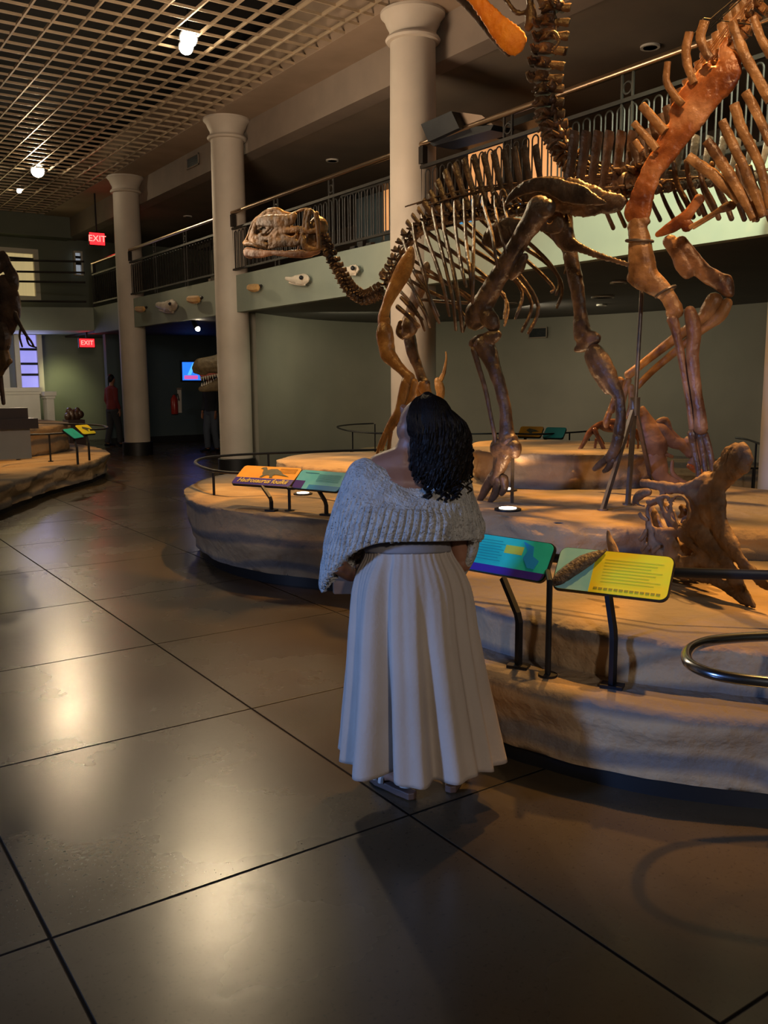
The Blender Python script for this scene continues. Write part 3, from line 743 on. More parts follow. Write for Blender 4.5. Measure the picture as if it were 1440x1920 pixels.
# near yellow panel with the crest cast
ZL = 0.385
foot = atz(1148, 1286, ZL)
t, fc = panel('yellow and pale blue information panel carrying a dark fossil crest cast', (1034, 1101), (1249, 1126), (1057, 1026), P_yel,
              [(atz(1141, 1117, .745), foot, .60)], .75, .90, ZL)
patch(t, fc, 'blue_print', P_cyan, (0.0, 0.0, 0.33, 1.0), r=0.03, corners='0011')
patch(t, fc, 'body_text', mat('print_yellow_grey', (0.50, 0.46, 0.06), None, rough=0.5), *[(0.42, 0.80-k*0.075, 0.93-0.05*(k % 3), 0.806-k*0.075) for k in range(8)], c=0.002)
patch(t, fc, 'caption_text', mat('print_olive_ink', (0.30, 0.28, 0.02), None), *[(0.37+k*0.045, 0.085, 0.37+k*0.045+0.034, 0.125) for k in range(13)], c=0.002)
mb = MB()
cr = crom([(0.01, 0.03, 8), (0.05, 0.16, 26), (0.13, 0.40, 34), (0.24, 0.66, 33), (0.33, 0.84, 22), (0.39, 0.95, 9), (0.41, 1.02, 5)], 5)
mb.tube([fc.p(a, b, 0.010) for a, b, c in cr], [c/1000 for a, b, c in cr], 12, ref=fc.w, flat=0.55, jit=0.06)
mb.build('crest_cast', mat('crest_dark_umber', (0.05, 0.035, 0.025), (0.12, 0.085, 0.06), 40, 0.5, bump=0.6, bscale=60), t)
# near teal panel
foot = atz(972, 1249, ZL)
t, fc = panel('teal information panel with indigo footer, partly hidden behind the woman', (815, 1055), (1016, 1091), (834, 991), P_teal,
              [(atz(943, 1084, .745), foot, .60)], .75, .90, ZL)
patch(t, fc, 'indigo_footer', P_ind, (0.0, 0.0, 1.0, 0.20), r=0.03, corners='1001')
patch(t, fc, 'body_text', P_teal2, *[(0.22, 0.86-k*0.075, 0.56+0.03*(k % 2), 0.873-k*0.075) for k in range(8)], c=0.002)
patch(t, fc, 'lime_box', P_lime, (0.60, 0.58, 0.76, 0.80), c=0.002)
blob(t, fc, 'diagram_print', P_blu, [(0.74, 0.95), (0.80, 0.72), (0.78, 0.52), (0.84, 0.28), (0.90, 0.27), (0.92, 0.5), (0.86, 0.6), (0.84, 0.85)])
# left orange panel
ZF = 0.585
t, fc = panel('orange information panel with a walking dinosaur picture and blue title band', (433, 906), (542, 913), (450, 872), P_ora,
              [(atz(492, 912, .76), atz(509, 957, ZF), .675)], .77, .90, ZF)
patch(t, fc, 'title_band', P_ind, (0.0, 0.0, 1.0, 0.36), r=0.03, corners='1001')
text_mesh('title_lettering', 'Hadrosaurus foulkii', 0.062, P_gold, t, fc.p(0.50, 0.20), fc.u, fc.v*1.15, fc.w, 0.0035, 0.25, 0.0008)
blob(t, fc, 'dinosaur_picture', P_dino, [(0.32, 0.86), (0.345, 0.93), (0.40, 0.95), (0.43, 0.88), (0.45, 0.80), (0.50, 0.86), (0.60, 0.88), (0.68, 0.78), (0.76, 0.62), (0.88, 0.50), (0.74, 0.55), (0.64, 0.58), (0.60, 0.52), (0.62, 0.42), (0.57, 0.40), (0.55, 0.52), (0.50, 0.54), (0.47, 0.50), (0.44, 0.40), (0.40, 0.41), (0.43, 0.54), (0.40, 0.62), (0.39, 0.74), (0.37, 0.84)])
patch(t, fc, 'body_text', mat('print_brown_ink', (0.30, 0.15, 0.01), None), *[(0.66, 0.90-k*0.055, 0.95, 0.908-k*0.055) for k in range(5)], c=0.002)
# left blue panel
t, fc = panel('pale blue information panel with darker blue corner, beside the orange one', (546, 914), (632, 922), (561, 880), P_lb,
              [(atz(598, 920, .76), atz(612, 965, ZF), .675)], .77, .90, ZF)
patch(t, fc, 'blue_footer', P_blu, (0.34, 0.0, 1.0, 0.24), r=0.03, corners='1000')
patch(t, fc, 'indigo_corner', P_ind, (0.0, 0.0, 0.22, 0.42), r=0.03, corners='0001')
patch(t, fc, 'body_text', P_teal2, *[(0.44, 0.80-k*0.06, 0.92, 0.808-k*0.06) for k in range(7)], (0.12, 0.85, 0.42, 0.87), c=0.002)
# small far panels by the back wall
def farpanel(label, q, zb, zt, base, legx, zf, deco=None):
    BL, BR = atz(*q[0], zb), atz(*q[1], zb); u_ = (BR-BL).normalized(); aw = Vector((-u_.y, u_.x, 0))
    if aw.dot(BL) < 0: aw = -aw
    fc = Face(BL, BR, BL+aw*0.17+Vector((0, 0, 0.13)))
    t = thing('information_panel', label, 'sign', (BL.x, BL.y, zf))
    MB().prism(fc.rrect(-0.01, -0.02, 1.01, 1.02, 0.03, -0.03), fc.w*0.024).build('backing_tray', M_black, t, smooth=False)
    MB().prism(fc.rrect(0, 0, 1, 1, 0.03, -0.005), fc.w*0.005).build('printed_face', base, t, smooth=False)
    for a in legx:
        k = fc.p(a, 0.3, -0.03); k2 = fc.p(a, -0.25, -0.1); k2.z = zb-0.14; 
        MB().tube([k, Vector((k2.x, k2.y, k2.z)), Vector((k2.x, k2.y, zf))], 0.02, 4).build('leg', M_black, t, smooth=False)
    if deco: blob(t, fc, 'picture_print', P_dino, deco)
    return t, fc
D0 = [(0.3, 0.6), (0.4, 0.8), (0.7, 0.65), (0.9, 0.5), (0.6, 0.45), (0.55, 0.2), (0.45, 0.4)]
farpanel('tiny orange information panel by the back wall, right of the hind leg', ((970, 818), (1013, 819), (973, 806)), .80, .90, P_ora, [0.3], .30, D0)
farpanel('tiny teal information panel by the back wall, right of the tiny orange one', ((1017, 820), (1055, 821), (1018, 806)), .80, .90, P_teal2, [0.1], .30)
farpanel('small turquoise information panel on the left exhibit platform', ((140, 822), (158, 819), (118, 805)), .78, .93, P_teal, [0.3], .39)
farpanel('small yellow information panel on the left exhibit platform', ((157, 814), (181, 812), (141, 803)), .80, .93, P_yel, [0.4], .39, D0)

# left exhibit rail
def pxr2(name, label, pts, z, posts, zf, r=0.016):
    P = [tuple(atz(p[0], p[1], z)[:2]) for p in pts]; Q = [tuple(atz(p[0], p[1], z)[:2]) for p in posts]
    return rail(name, label, P, z, Q, zf, r)
pxr2('barrier_rail', 'black barrier rail along the front of the left exhibit platform', [(-20, 822), (0, 819), (60, 815), (93, 814), (122, 812)], .80, [(92, 814)], .385)
pxr2('barrier_rail', 'black rail looping round the back of the left exhibit platform', [(-10, 793), (50, 794), (110, 795), (160, 796), (190, 798), (201, 801), (195, 804), (170, 806)], .86, [(54, 794)], .6)

# ================================================================== THINGS ON AND BEHIND THE BALCONY FRONT
def cast(px, py, w_, h_, label, col, kind):
    c = atX(px, py, 6.49); s = depth(c)/F
    t = thing('wall_cast', label, 'fossil cast', c, 'fossil casts and fittings on the balcony front')
    pf = vplane((6.5, 0), (6.5, 10))
    mb = MB(); off = -0.10
    if kind == 'skull':
        bsweep(mb, pf, [(px-w_*0.5, py-h_*0.1, h_*0.25), (px-w_*0.25, py, h_*0.5), (px+w_*0.05, py+h_*0.02, h_*0.75), (px+w_*0.3, py-h_*0.02, h_*0.85), (px+w_*0.48, py-h_*0.05, h_*0.5)], off, 0.6, jit=0.12)
        mb.build('cranium', col, t)
        mb = MB(); bsweep(mb, pf, [(px-w_*0.35, py+h_*0.25, h_*0.16), (px, py+h_*0.36, h_*0.2), (px+w_*0.35, py+h_*0.38, h_*0.22)], off, 0.6); mb.build('lower_jaw', col, t)
        mb = MB(); mb.ball(pf(px+w_*0.18, py-h_*0.15, off-0.07), 0.03); mb.build('eye_socket', M_black, t)
    else:
        bsweep(mb, pf, [(px-w_*0.5, py, h_*0.7), (px-w_*0.1, py+1, h_*0.95), (px+w_*0.25, py, h_*0.8)], off, 0.7, seg=6); mb.build('body', col, t)
        mb = MB(); bsweep(mb, pf, [(px+w_*0.25, py-1, h_*0.5), (px+w_*0.5, py-3, h_*0.35)], off+0.03, 0.8); mb.build('arm', M_iron, t)
    MB().tube([pf(px+w_*0.2, py, off+0.03), pf(px+w_*0.2, py, 0.0)], 0.02, 8).build('bracket', M_iron, t)
cast(557, 524, 42, 24, 'white round-cornered fossil cast under the duck-billed skull', mat('cast_ivory', (0.55, 0.48, 0.38), (0.66, 0.58, 0.46), 12, 0.6), 'skull')
cast(478, 539, 24, 16, 'small ochre cast near the second column', mat('cast_ochre', (0.45, 0.25, 0.08), (0.6, 0.36, 0.14), 12, 0.6), 'cam')
cast(656, 506, 30, 22, 'ivory cast behind the neck of the duck-billed skeleton', MATS['cast_ivory'], 'skull')
cast(366, 561, 26, 16, 'orange brown cast left of the second column', MATS['cast_ochre'], 'cam')
cast(312, 574, 36, 28, 'grey brown eyed cast midway between the far columns', mat('cast_grey', (0.28, 0.23, 0.19), (0.4, 0.34, 0.27), 10, 0.6), 'skull')
cast(265, 579, 20, 12, 'smallest ochre cast just right of the farthest column', MATS['cast_ochre'], 'cam')

# dark display case / fixture hung over the handrail
t = thing('display_box', 'dark slanted box mounted at the handrail right of the middle column', 'display box', atX(860, 245, 6.42))
q = lambda a, b, X: atX(a, b, X)
A = [q(789, 233, 6.38), q(846, 208, 6.38), q(861, 240, 6.38), q(803, 266, 6.38)]
MB().prism(A, Vector((0.30, 0, 0))).build('hood', M_black, t, smooth=False)
A = [q(846, 208, 6.5), q(903, 216, 6.5), q(926, 235, 6.5), q(900, 232, 6.5), q(861, 240, 6.5)]
MB().prism(A, Vector((0.24, 0, 0))).build('lid', M_beam, t, smooth=False)
A = [q(803, 266, 6.45), q(861, 240, 6.45), q(925, 234, 6.45), q(920, 244, 6.45), q(812, 274, 6.45)]
MB().prism(A, Vector((0.3, 0, 0))).build('tray', M_black, t, smooth=False)

# lit display cases up on the balcony, seen through the railing
M_caseo = mat('case_back_orange', (0.75, 0.36, 0.14), (0.85, 0.50, 0.25), 3, 0.6, emit=(1.0, 0.42, 0.14), estr=0.55)
M_caseb = mat('case_screen_blue', (0.05, 0.25, 0.5), (0.1, 0.4, 0.7), 3, 0.4, emit=(0.10, 0.42, 0.85), estr=0.35)
def case(px0, px1, py0, py1, X, label, m, m2):
    a, b = atX(px0, py0, X), atX(px1, py0, X); z1 = a.z; z0 = 3.25
    t = thing('display_case', label, 'display case', (X, (a.y+b.y)/2, z0), 'lit display cases up on the balcony')
    y0, y1 = sorted((a.y, b.y)); zt = min(4.6, z1)
    MB().box((X+0.3, y0, z0), (X+0.36, y1, zt)).build('lit_back', m, t, smooth=False)
    MB().box((X, y0-.03, z0), (X+0.36, y1+.03, z0+0.35)).build('cabinet', M_ceil, t, smooth=False)
    MB().box((X, y0-.03, zt), (X+0.36, y1+.03, zt+0.08)).build('canopy', M_iron, t, smooth=False)
    mb = MB()
    for i in range(3):
        yy = y0+(y1-y0)*(i+0.5)/3; mb.box((X+0.12, yy-(y1-y0)*0.1, z0+0.35), (X+0.2, yy+(y1-y0)*0.1, z0+0.35+0.2+0.12*(i % 2)))
    mb.build('exhibit_block', m2, t, smooth=False)
case(690, 735, 338, 400, 8.2, 'glowing orange display case behind the railing left of the middle column', M_caseo, M_blue)
case(640, 686, 352, 400, 8.2, 'dim bluish display case behind the railing above the duck-billed neck', M_blue, M_black)
case(955, 1016, 238, 330, 7.7, 'bright orange display case behind the railing left of the raised neck', M_caseo, M_caseb)
case(845, 905, 270, 330, 7.7, 'orange and blue display case behind the tall back spines', M_caseo, M_caseb)
case(370, 392, 445, 500, 8.6, 'pale grey display case behind the railing left of the second column', M_fascia, M_white)

# ================================================================== PASSAGE AND FAR END
t = thing('television', 'wall screen glowing blue in the dark passage left of the dinosaur head', 'screen', atY(358, 695, 22.3))
TL, TR, BR, BL = [atY(a, b, 22.2) for a, b in ((341, 678), (378, 678), (374, 713), (346, 714))]
M_scr = mat('screen_blue', (0.01, 0.05, 0.4), (0.05, 0.35, 0.9), 7, 0.3, emit=(0.02, 0.16, 0.95), estr=1.3)
MB().prism([atY(a, b, 22.24) for a, b in ((340, 676), (380, 676), (379, 715), (341, 715))], Vector((0, 0.1, 0))).build('bezel', M_black, t, smooth=False)
MB().prism([atY(a, b, 22.22) for a, b in ((342, 679), (378, 679), (377, 713), (343, 713))], Vector((0, 0.02, 0))).build('display', M_scr, t, smooth=False)
MB().prism([atY(a, b, 22.205) for a, b in ((346, 704), (371, 704), (371, 711), (346, 711))], Vector((0, 0.01, 0))).build('caption_bar', mat('screen_magenta', (0.4, 0.05, 0.3), None, emit=(0.75, 0.12, 0.45), estr=0.8), t, smooth=False)
MB().prism([atY(a, b, 22.205) for a, b in ((362, 680), (368, 680), (358, 703), (352, 703))], Vector((0, 0.01, 0))).build('bright_streak', mat('screen_cyan', (0.1, 0.4, 0.8), None, emit=(0.1, 0.5, 1.0), estr=1.0), t, smooth=False)
a = atY(360, 695, 22.34); MB().box((a.x-0.1, 22.3, a.z-0.1), (a.x+0.1, 22.42, a.z+0.1)).build('wall_mount', M_black, t, smooth=False)
t = thing('fire_extinguisher', 'small red fire extinguisher on the passage wall beside a pale panel', 'fire extinguisher', atY(327, 752, 22.3))
c = atY(327, 758, 22.25); R_ = mat('extinguisher_red', (0.35, 0.03, 0.02), None, rough=0.3)
MB().lathe(c, [(0.08, c.z-0.25), (0.09, c.z-0.22), (0.09, c.z+0.13), (0.05, c.z+0.2), (0.03, c.z+0.24)], 16).build('cylinder', R_, t)
MB().tube([c+Vector((0, 0, .24)), c+Vector((0.09, -0.03, .26)), c+Vector((0.12, -0.03, .1))], 0.015, 6).build('hose', M_black, t)
MB().box((c.x-0.05, c.y+0.05, c.z-0.05), (c.x+0.05, 22.42, c.z+0.02)).build('wall_bracket', M_black, t, smooth=False)
t = thing('wall_panel', 'narrow pale upright panel on the passage wall beside the extinguisher', 'sign', atY(337, 750, 22.3))
MB().prism([atY(a, b, 22.33) for a, b in ((333, 729), (340, 729), (341, 774), (334, 774))], Vector((0, 0.03, 0))).build('board', M_white, t, smooth=False)
MB().prism([atY(a, b, 22.32) for a, b in ((332, 727), (341, 727), (341, 731), (332, 731))], Vector((0, 0.03, 0))).build('top_strip', M_bulk, t, smooth=False)

# windows of the far wall
def window(name, q, Y, glow, mull, label=None, dep=0.12, frame=M_white):
    t = bpy.data.objects.new(name, None); COL.objects.link(t); t['kind'] = 'structure'
    a, b = atY(q[0], q[1], Y), atY(q[2], q[3], Y); t.location = ((a.x+b.x)/2, Y, b.z); bpy.context.view_layer.update()
    x0, x1, z0, z1 = a.x, b.x, b.z, a.z
    MB().box((x0, Y+0.02, z0), (x1, Y+0.04, z1)).build('pane', glow, t, smooth=False)
    f = MB(); w_ = dep
    for r in (((x0-w_, z0-w_), (x1+w_, z0)), ((x0-w_, z1), (x1+w_, z1+w_)), ((x0-w_, z0), (x0, z1)), ((x1, z0), (x1+w_, z1))):
        f.box((r[0][0], Y-0.1, r[0][1]), (r[1][0], Y+0.03, r[1][1]))
    f.build('window_frame', frame, t, smooth=False)
    if mull:
        mb = MB()
        for k in mull: z = z1+(z0-z1)*k; mb.box((x0, Y-0.05, z-0.03), (x1, Y+0.01, z+0.03))
        mb.build('glazing_bar', M_black, t, smooth=False)
    return t
G_purp = mat('window_dusk_glow', (0.3, 0.3, 0.7), (0.45, 0.42, 0.85), 1.5, 0.5, emit=(0.30, 0.30, 0.85), estr=0.75)
G_warm = mat('blind_warm_glow', (0.5, 0.42, 0.22), (0.62, 0.52, 0.28), 9, 0.8, emit=(0.62, 0.48, 0.22), estr=0.55, stretch=(2, 1, 0.05))
G_pale = mat('pane_pale_glow', (0.3, 0.33, 0.38), None, emit=(0.36, 0.40, 0.46), estr=0.5)
window('window_1', (33, 620, 73, 728), 24.35, G_purp, [0.32, 0.57, 0.76])
window('window_2', (-40, 470, 66, 556), 24.85, G_warm, [0.12])
window('window_3', (139, 474, 152, 515), 24.85, G_pale, [0.2, 0.5], dep=0.04)
light('AREA', atY(52, 670, 24.0), 10, (0.5, 0.5, 1.0), atY(52, 670, 20), 1.0)
light('AREA', atY(10, 520, 24.4), 10, (1.0, 0.8, 0.4), atY(10, 560, 20), 1.2)
def mantel(q, Y, label, m=M_white, dp=0.4):
    a, b = atY(q[0], q[1], Y), atY(q[2], q[3], Y); t = thing('stone_pilaster', label, 'pilaster', ((a.x+b.x)/2, Y, 0), 'pale stone piers under the far window')
    MB().box((a.x, Y, 0), (b.x, Y+dp, a.z)).build('shaft', m, t, smooth=False)
    MB().box((a.x-0.06, Y-0.06, a.z), (b.x+0.06, Y+dp+0.02, a.z+0.10)).box((a.x-0.03, Y-0.03, a.z-0.07), (b.x+0.03, Y+dp+0.01, a.z)).build('cap', m, t, smooth=False)
mantel((87, 742, 106, 830), 23.6, 'pale stone pier right of the glowing window')
mantel((-25, 735, 80, 830), 23.9, 'wide pale stone wainscot under the glowing purple window')
mantel((-4, 642, 20, 735), 24.38, 'pale stone jamb left of the glowing window behind the left skeleton', dp=0.18)
t = thing('desk', 'dark low cabinet with lumpy fossils by the far green wall', 'cabinet', atY(143, 800, 22.0))
a, b = atY(128, 784, 22.0), atY(160, 800, 22.0)
MB().box((a.x, 22.0, 0), (b.x, 22.5, a.z-0.05)).build('cabinet_body', mat('cabinet_brown', (0.06, 0.035, 0.03), None, rough=0.5), t, smooth=False)
mb = MB()
for k in range(7): mb.ball((a.x+0.05+k*(b.x-a.x-0.1)/6, 22.2+0.05*(k % 2), a.z+0.03+0.09*sin(k*1.7)**2), (0.09, 0.1, 0.10+0.03*(k % 3)))
mb.build('fossil_heap', M_bone4, t)
# left foreground plinth box on the far exhibit
t = thing('display_plinth', 'grey box plinth with a pale top at the left edge on the far exhibit', 'plinth', atz(12, 900, .1))
a = atz(30, 896, 0.1); 
MB().box((a.x-0.9, a.y-0.1, 0.05), (a.x+0.0, a.y+0.5, 0.52)).build('plinth_body', M_bulk, t, smooth=False)
MB().box((a.x-0.92, a.y-0.12, 0.52), (a.x+0.02, a.y+0.52, 0.545)).build('top_slab', M_white, t, smooth=False)
# ================================================================== DUCK-BILLED SKELETON (main mount)
S1 = vplane((4.2, 6.0), (4.2, 4.0))          # trunk and legs: parallel to the balcony
_n = vplane((4.2, 5.95), (atD(470, 440, 7.95).x, atD(470, 440, 7.95).y))   # neck and head swing towards the hall
S1h = _n
S1t = vplane((4.2, 4.25), (6.3, 4.0))        # tail swings away to the right
sk1 = thing('dinosaur_skeleton', 'dark brown duck-billed dinosaur skeleton facing left on the platform behind the woman', 'skeleton', (4.2, 4.9, 0.78))

def T(pts, k, ox, oy): return [(a[0]/k+ox, a[1]/k+oy, a[2]/k) + tuple(a[3:]) for a in pts]
# --- skull
K = lambda *p: T(p, 6.545, 440, 370)
pf = S1h
def half(paths, hw):          # both cheeks
    return [[(p[0], p[1], p[2], s*hw*(0.45+0.55*min(1, max(0, (p[0]-455)/110)))) for p in q] for q in paths for s in (-1, 1)]
cheeks = [K((240,480,50),(400,500,42),(480,430,45),(560,360,60),(640,320,70),(720,290,60)),
          K((480,500,34),(560,420,60),(680,400,64),(800,390,60),(900,420,54),(1010,400,54)),
          K((880,170,50),(860,250,34),(850,330,34),(840,380,40)), K((930,170,60),(900,260,44),(900,360,50),(910,420,50)),
          K((1000,200,50),(1015,330,50),(1030,480,46),(1040,620,56)), K((820,460,44),(850,520,64),(870,600,74),(950,640,60),(1030,630,44)),
          K((440,560,70),(580,545,70),(700,550,60),(790,550,50),(810,490,34)), K((420,620,36),(560,590,36),(720,590,30),(800,570,30)),
          K((440,530,60),(500,500,34),(620,480,36),(700,500,36),(760,470,40)), K((300,300,90),(430,290,120),(560,290,120),(680,265,90),(740,220,60)),
          K((250,330,50),(230,430,60),(200,520,60)), K((300,460,40),(380,420,34),(450,340,40))]
mid_ = [K((110,560,34),(160,500,50),(205,390,60),(240,300,60),(320,240,70),(400,185,70),(470,155,64),(530,150,60),(600,195,70),(680,225,80),(740,195,50),(820,155,40),(900,150,36),(980,185,44),(1035,260,44),(1055,350,44),(1050,430,44)),
        K((120,570,40),(200,560,70),(300,590,70),(400,610,54))]
mb = MB()
for q in half(cheeks, 0.10): bsweep(mb, pf, [(a[0], a[1], a[2]*1.35, a[3]) for a in q], 0, 0.5, 4, 8, jit=0.08)
bsweep(mb, pf, K((230,490,110),(360,440,170),(520,420,230),(660,430,200),(760,500,150)), 0, 0.6, 4, 10, jit=0.08)
bsweep(mb, pf, K((260,330,120),(420,230,130),(560,230,140),(700,260,110)), 0, 0.5, 4, 10, jit=0.05)
for q in mid_: bsweep(mb, pf, q, 0, 1.25, 4, 8, jit=0.05)
for s in (-1, 1):
    bsweep(mb, pf, [(x_, y_, w_, s*0.05) for x_, y_, w_ in K((210,420,60),(230,520,90),(330,560,90),(400,590,70))], 0, .6, 4, 8)
mb.ball(pf(597, 425, 0), 0.085); mb.ball(pf(590, 445, 0), 0.08)
skull = mb.build('skull', M_bone1s, sk1, remesh=0.0075, sm=2, disp=0.004)
mb = MB()
for q in half([K((150,670,130),(260,690,120),(380,690,90),(480,680,70),(600,690,80),(760,695,100),(900,690,100),(1030,655,80)),
               K((760,690,30),(780,620,34),(800,560,30))], 0.095): bsweep(mb, pf, q, 0, 0.5, 4, 8, jit=0.05)
bsweep(mb, pf, K((140,640,60),(150,690,90),(200,720,80)), 0, 1.2)
mb.build('lower_jaw', mat('fossil_jaw_rose', (0.09, 0.045, 0.028), (0.32, 0.17, 0.10), 7, 0.42, bump=0.3, bscale=26), sk1, remesh=0.0075, sm=2, disp=0.003)
mb = MB()
for k in range(22):
    for s in (-1, 1):
        x_ = 505+k*2.6; mb.tube([pf(x_, 455.5, s*0.06), pf(x_, 459, s*0.062)], 0.005, 4)
mb.build('tooth_row', M_bone1b, sk1)

# --- vertebrae
def vert(pf, parent, c, d, size, sp=None, m=M_bone1, lat=0.06, off=0.0, spw=0.5, arch=0.5):
    """c,d pixel centre and direction of the column; sp = pixel tip of the neural spine"""
    P = pf(c[0], c[1], off); s = size*depth(P)/F/2
    a = pf(c[0]+d[0], c[1]+d[1], off); t = (a-P).normalized(); up = pf.n.cross(t)
    if up.z < 0: up = -up
    mb = MB()
    ln = Vector(a-P).length*0.47
    mb.tube([P-t*ln, P-t*ln*0.8, P-t*ln*0.1, P+t*ln*0.7, P+t*ln*0.9], [s*0.9, s, s*0.72, s*0.98, s*0.8], 9, jit=0.06)
    mb.ball(P+up*s*1.1, (s*0.7, s*0.7, s*0.6), 8, 5)
    for g in (-1, 1):
        mb.tube([P+up*s*0.7, P+up*s*1.0+pf.n*g*lat*0.6-t*s*0.3, P+up*s*0.9+pf.n*g*lat], [s*0.34, s*0.26, s*0.15], 6)
        mb.tube([P+up*s*1.2+pf.n*g*s*0.5, P+up*s*1.45+pf.n*g*s*0.5+t*ln*1.0], [s*0.26, s*0.16], 6)
        mb.tube([P-up*s*0.3+pf.n*g*s*0.6, P-up*s*0.7+pf.n*g*s*1.2-t*ln*0.6], [s*0.25, s*0.1], 6)
    if sp:
        Q = pf(sp[0], sp[1], off); w_ = s*spw
        mb.tube([P+up*s*0.9, (P+Q)/2, Q*0.9+P*0.1, Q], [w_*0.8, w_*0.9, w_*1.15, w_*1.0], 8, ref=pf.n, flat=0.34, jit=0.10)
    return mb.build('vertebra', m, parent, angle=60)
neck = crom([(603,446),(611,467),(623,492),(634,512),(643,530),(653,545),(667,557),(681,564),(697,561),(710,554),(722,548)], 2)
for i in range(len(neck)-1):
    c, n_ = neck[i], neck[i+1]
    d = (n_[0]-c[0], n_[1]-c[1]); L_ = hypot(*d); nx, ny = d[1]/L_, -d[0]/L_
    sp = (c[0]+nx*(15+i*0.4), c[1]+ny*(15+i*0.4))
    vert(S1h, sk1, c, d, 17, sp, M_bone1, 0.05)
back = crom([(731,536),(738,515),(748,490),(762,462),(782,438),(806,422),(834,413),(866,408),(900,404),(934,402),(968,398),(1002,393),(1036,386)], 2)
tips = crom([(712,512),(722,498),(733,478),(745,450),(762,415),(783,390),(806,360),(834,320),(870,298),(906,288),(944,280),(982,274),(1020,272)], 2)
for i in range(len(back)-1):
    c, n_ = back[i], back[i+1]
    vert(S1, sk1, c, (n_[0]-c[0], n_[1]-c[1]), 19, tips[i], M_bone1, 0.09, spw=0.85 if i > 10 else 0.5)
tail = [(1062,377),(1084,374),(1106,371),(1128,368),(1150,365),(1172,362),(1194,359),(1216,356),(1240,353),(1264,350),(1290,347),(1316,344),(1342,341),(1368,338),(1396,335),(1424,332),(1452,329)]
for i in range(len(tail)-1):
    c, n_ = tail[i], tail[i+1]
    vert(S1t, sk1, c, (n_[0]-c[0], n_[1]-c[1]), 24-i*0.4, (c[0]+16, 246+max(0, i-6)*2), M_bone1, 0.11, spw=0.95)
    if i > 2:      # chevrons
        MBc = MB(); bsweep(MBc, S1t, [(c[0], c[1]+8, 7), (c[0]+9, c[1]+30, 8), (c[0]+22, c[1]+62-i*0.8, 9)], 0, 0.4); MBc.build('chevron', M_bone1, sk1)
bonepart('tendon_bundle', sk1, M_bone1, S1, [[(760+i*22, 392-i*6+random.uniform(-5, 5), 3, random.uniform(-.03, .03)), (860+i*20, 362-i*3+random.uniform(-6, 6), 3), (960+i*18, 345+random.uniform(-8, 8), 3)] for i in range(7)], flat=1, jit=0, seg=5)
bonepart('tendon_bundle', sk1, M_bone1, S1t, [[(1080+i*3, 335+i*6, 8), (1180, 325+i*6, 8), (1330, 322+i*4, 7)] for i in range(3)], flat=0.6, seg=6)

# --- ribs (near side traced, far side mirrored over the column)
def ribpair(pts, offs, w_, far=True, mat_=M_bone1):
    c = crom([(p[0], p[1], o) for p, o in zip(pts, offs)], 4)
    P = [S1(a[0], a[1], a[2]) for a in c]; n = len(P)
    R = [w_*0.5*depth(q)/F*(1.0-0.25*abs(i/(n-1)-0.4)) for i, q in enumerate(P)]; R[0] *= 0.7; R[-1] *= 0.75
    MB().tube(P, R, 8, ref=S1.n, flat=0.7, jit=0.05).build('rib', mat_, sk1)
    if far:
        Q = [Vector((2*4.2-p.x, p.y, p.z)) for p in P]
        MB().tube(Q, R, 8, ref=S1.n, flat=0.7, jit=0.05).build('rib', mat_, sk1)
O = [-0.02, -0.16, -0.30, -0.36, -0.30]
RT = lambda *p: [(680+a/3.43, 340+b/3.43) for a, b in p]
ribpair(RT((230,600),(215,670),(290,760),(360,860),(400,965)), [-.02,-.12,-.2,-.22,-.18], 7)
ribpair(RT((215,545),(250,600),(330,700),(400,830),(435,940)), [-.02,-.14,-.24,-.28,-.22], 7)
ribpair(RT((260,480),(300,620),(350,760),(400,850),(430,940)), [-.02,-.16,-.26,-.30,-.24], 7)
ribpair(RT((255,360),(290,470),(340,600),(410,700),(490,870)), O, 8)
ribpair(RT((322,270),(345,420),(395,600),(430,760),(495,915)), O, 9)
ribpair(RT((378,212),(415,370),(470,520),(520,680),(560,870)), O, 9)
ribpair(RT((447,172),(480,330),(535,560),(580,760),(600,960)), O, 9)
ribpair(RT((512,145),(525,320),(580,560),(620,780),(640,970)), O, 10)
ribpair(RT((590,128),(600,330),(630,520),(655,640),(668,680)), [-.04,-.2,-.34,-.4,-.38], 9)
ribpair(RT((650,118),(662,330),(672,460),(690,580),(700,700)), [-.04,-.2,-.34,-.4,-.38], 9)
ribpair(RT((710,98),(715,300),(712,480),(710,640),(705,790)), [-.04,-.2,-.34,-.4,-.38], 9)
ribpair(RT((768,92),(790,200),(830,330),(850,450),(865,560)), [-.04,-.18,-.28,-.32,-.3], 8)
ribpair(RT((850,80),(855,190),(880,300),(905,400),(925,480)), [-.04,-.16,-.24,-.28,-.26], 7)
ribpair(RT((905,80),(915,180),(935,260),(955,330),(965,380)), [-.04,-.14,-.2,-.22,-.2], 7)
# loops where the rib heads hook over the back
for p in ((765,96),(900,60),(850,75)):
    a = 680+p[0]/3.43; b = 340+p[1]/3.43
    bonepart('rib_head', sk1, M_bone1, S1, [[(a-5, b+26, 5), (a-4, b+6, 5), (a, b-1, 6), (a+5, b+5, 5), (a+10, b+24, 5)]], off=-0.05)
# belly rods
bonepart('sternal_rod', sk1, M_bone1, S1, [[(745, 575, 9), (765, 592, 8), (785, 612, 8)], [(752, 558, 7), (778, 585, 7), (792, 600, 6)], [(790, 562, 6), (840, 566, 6), (880, 568, 6)]], off=-0.2)

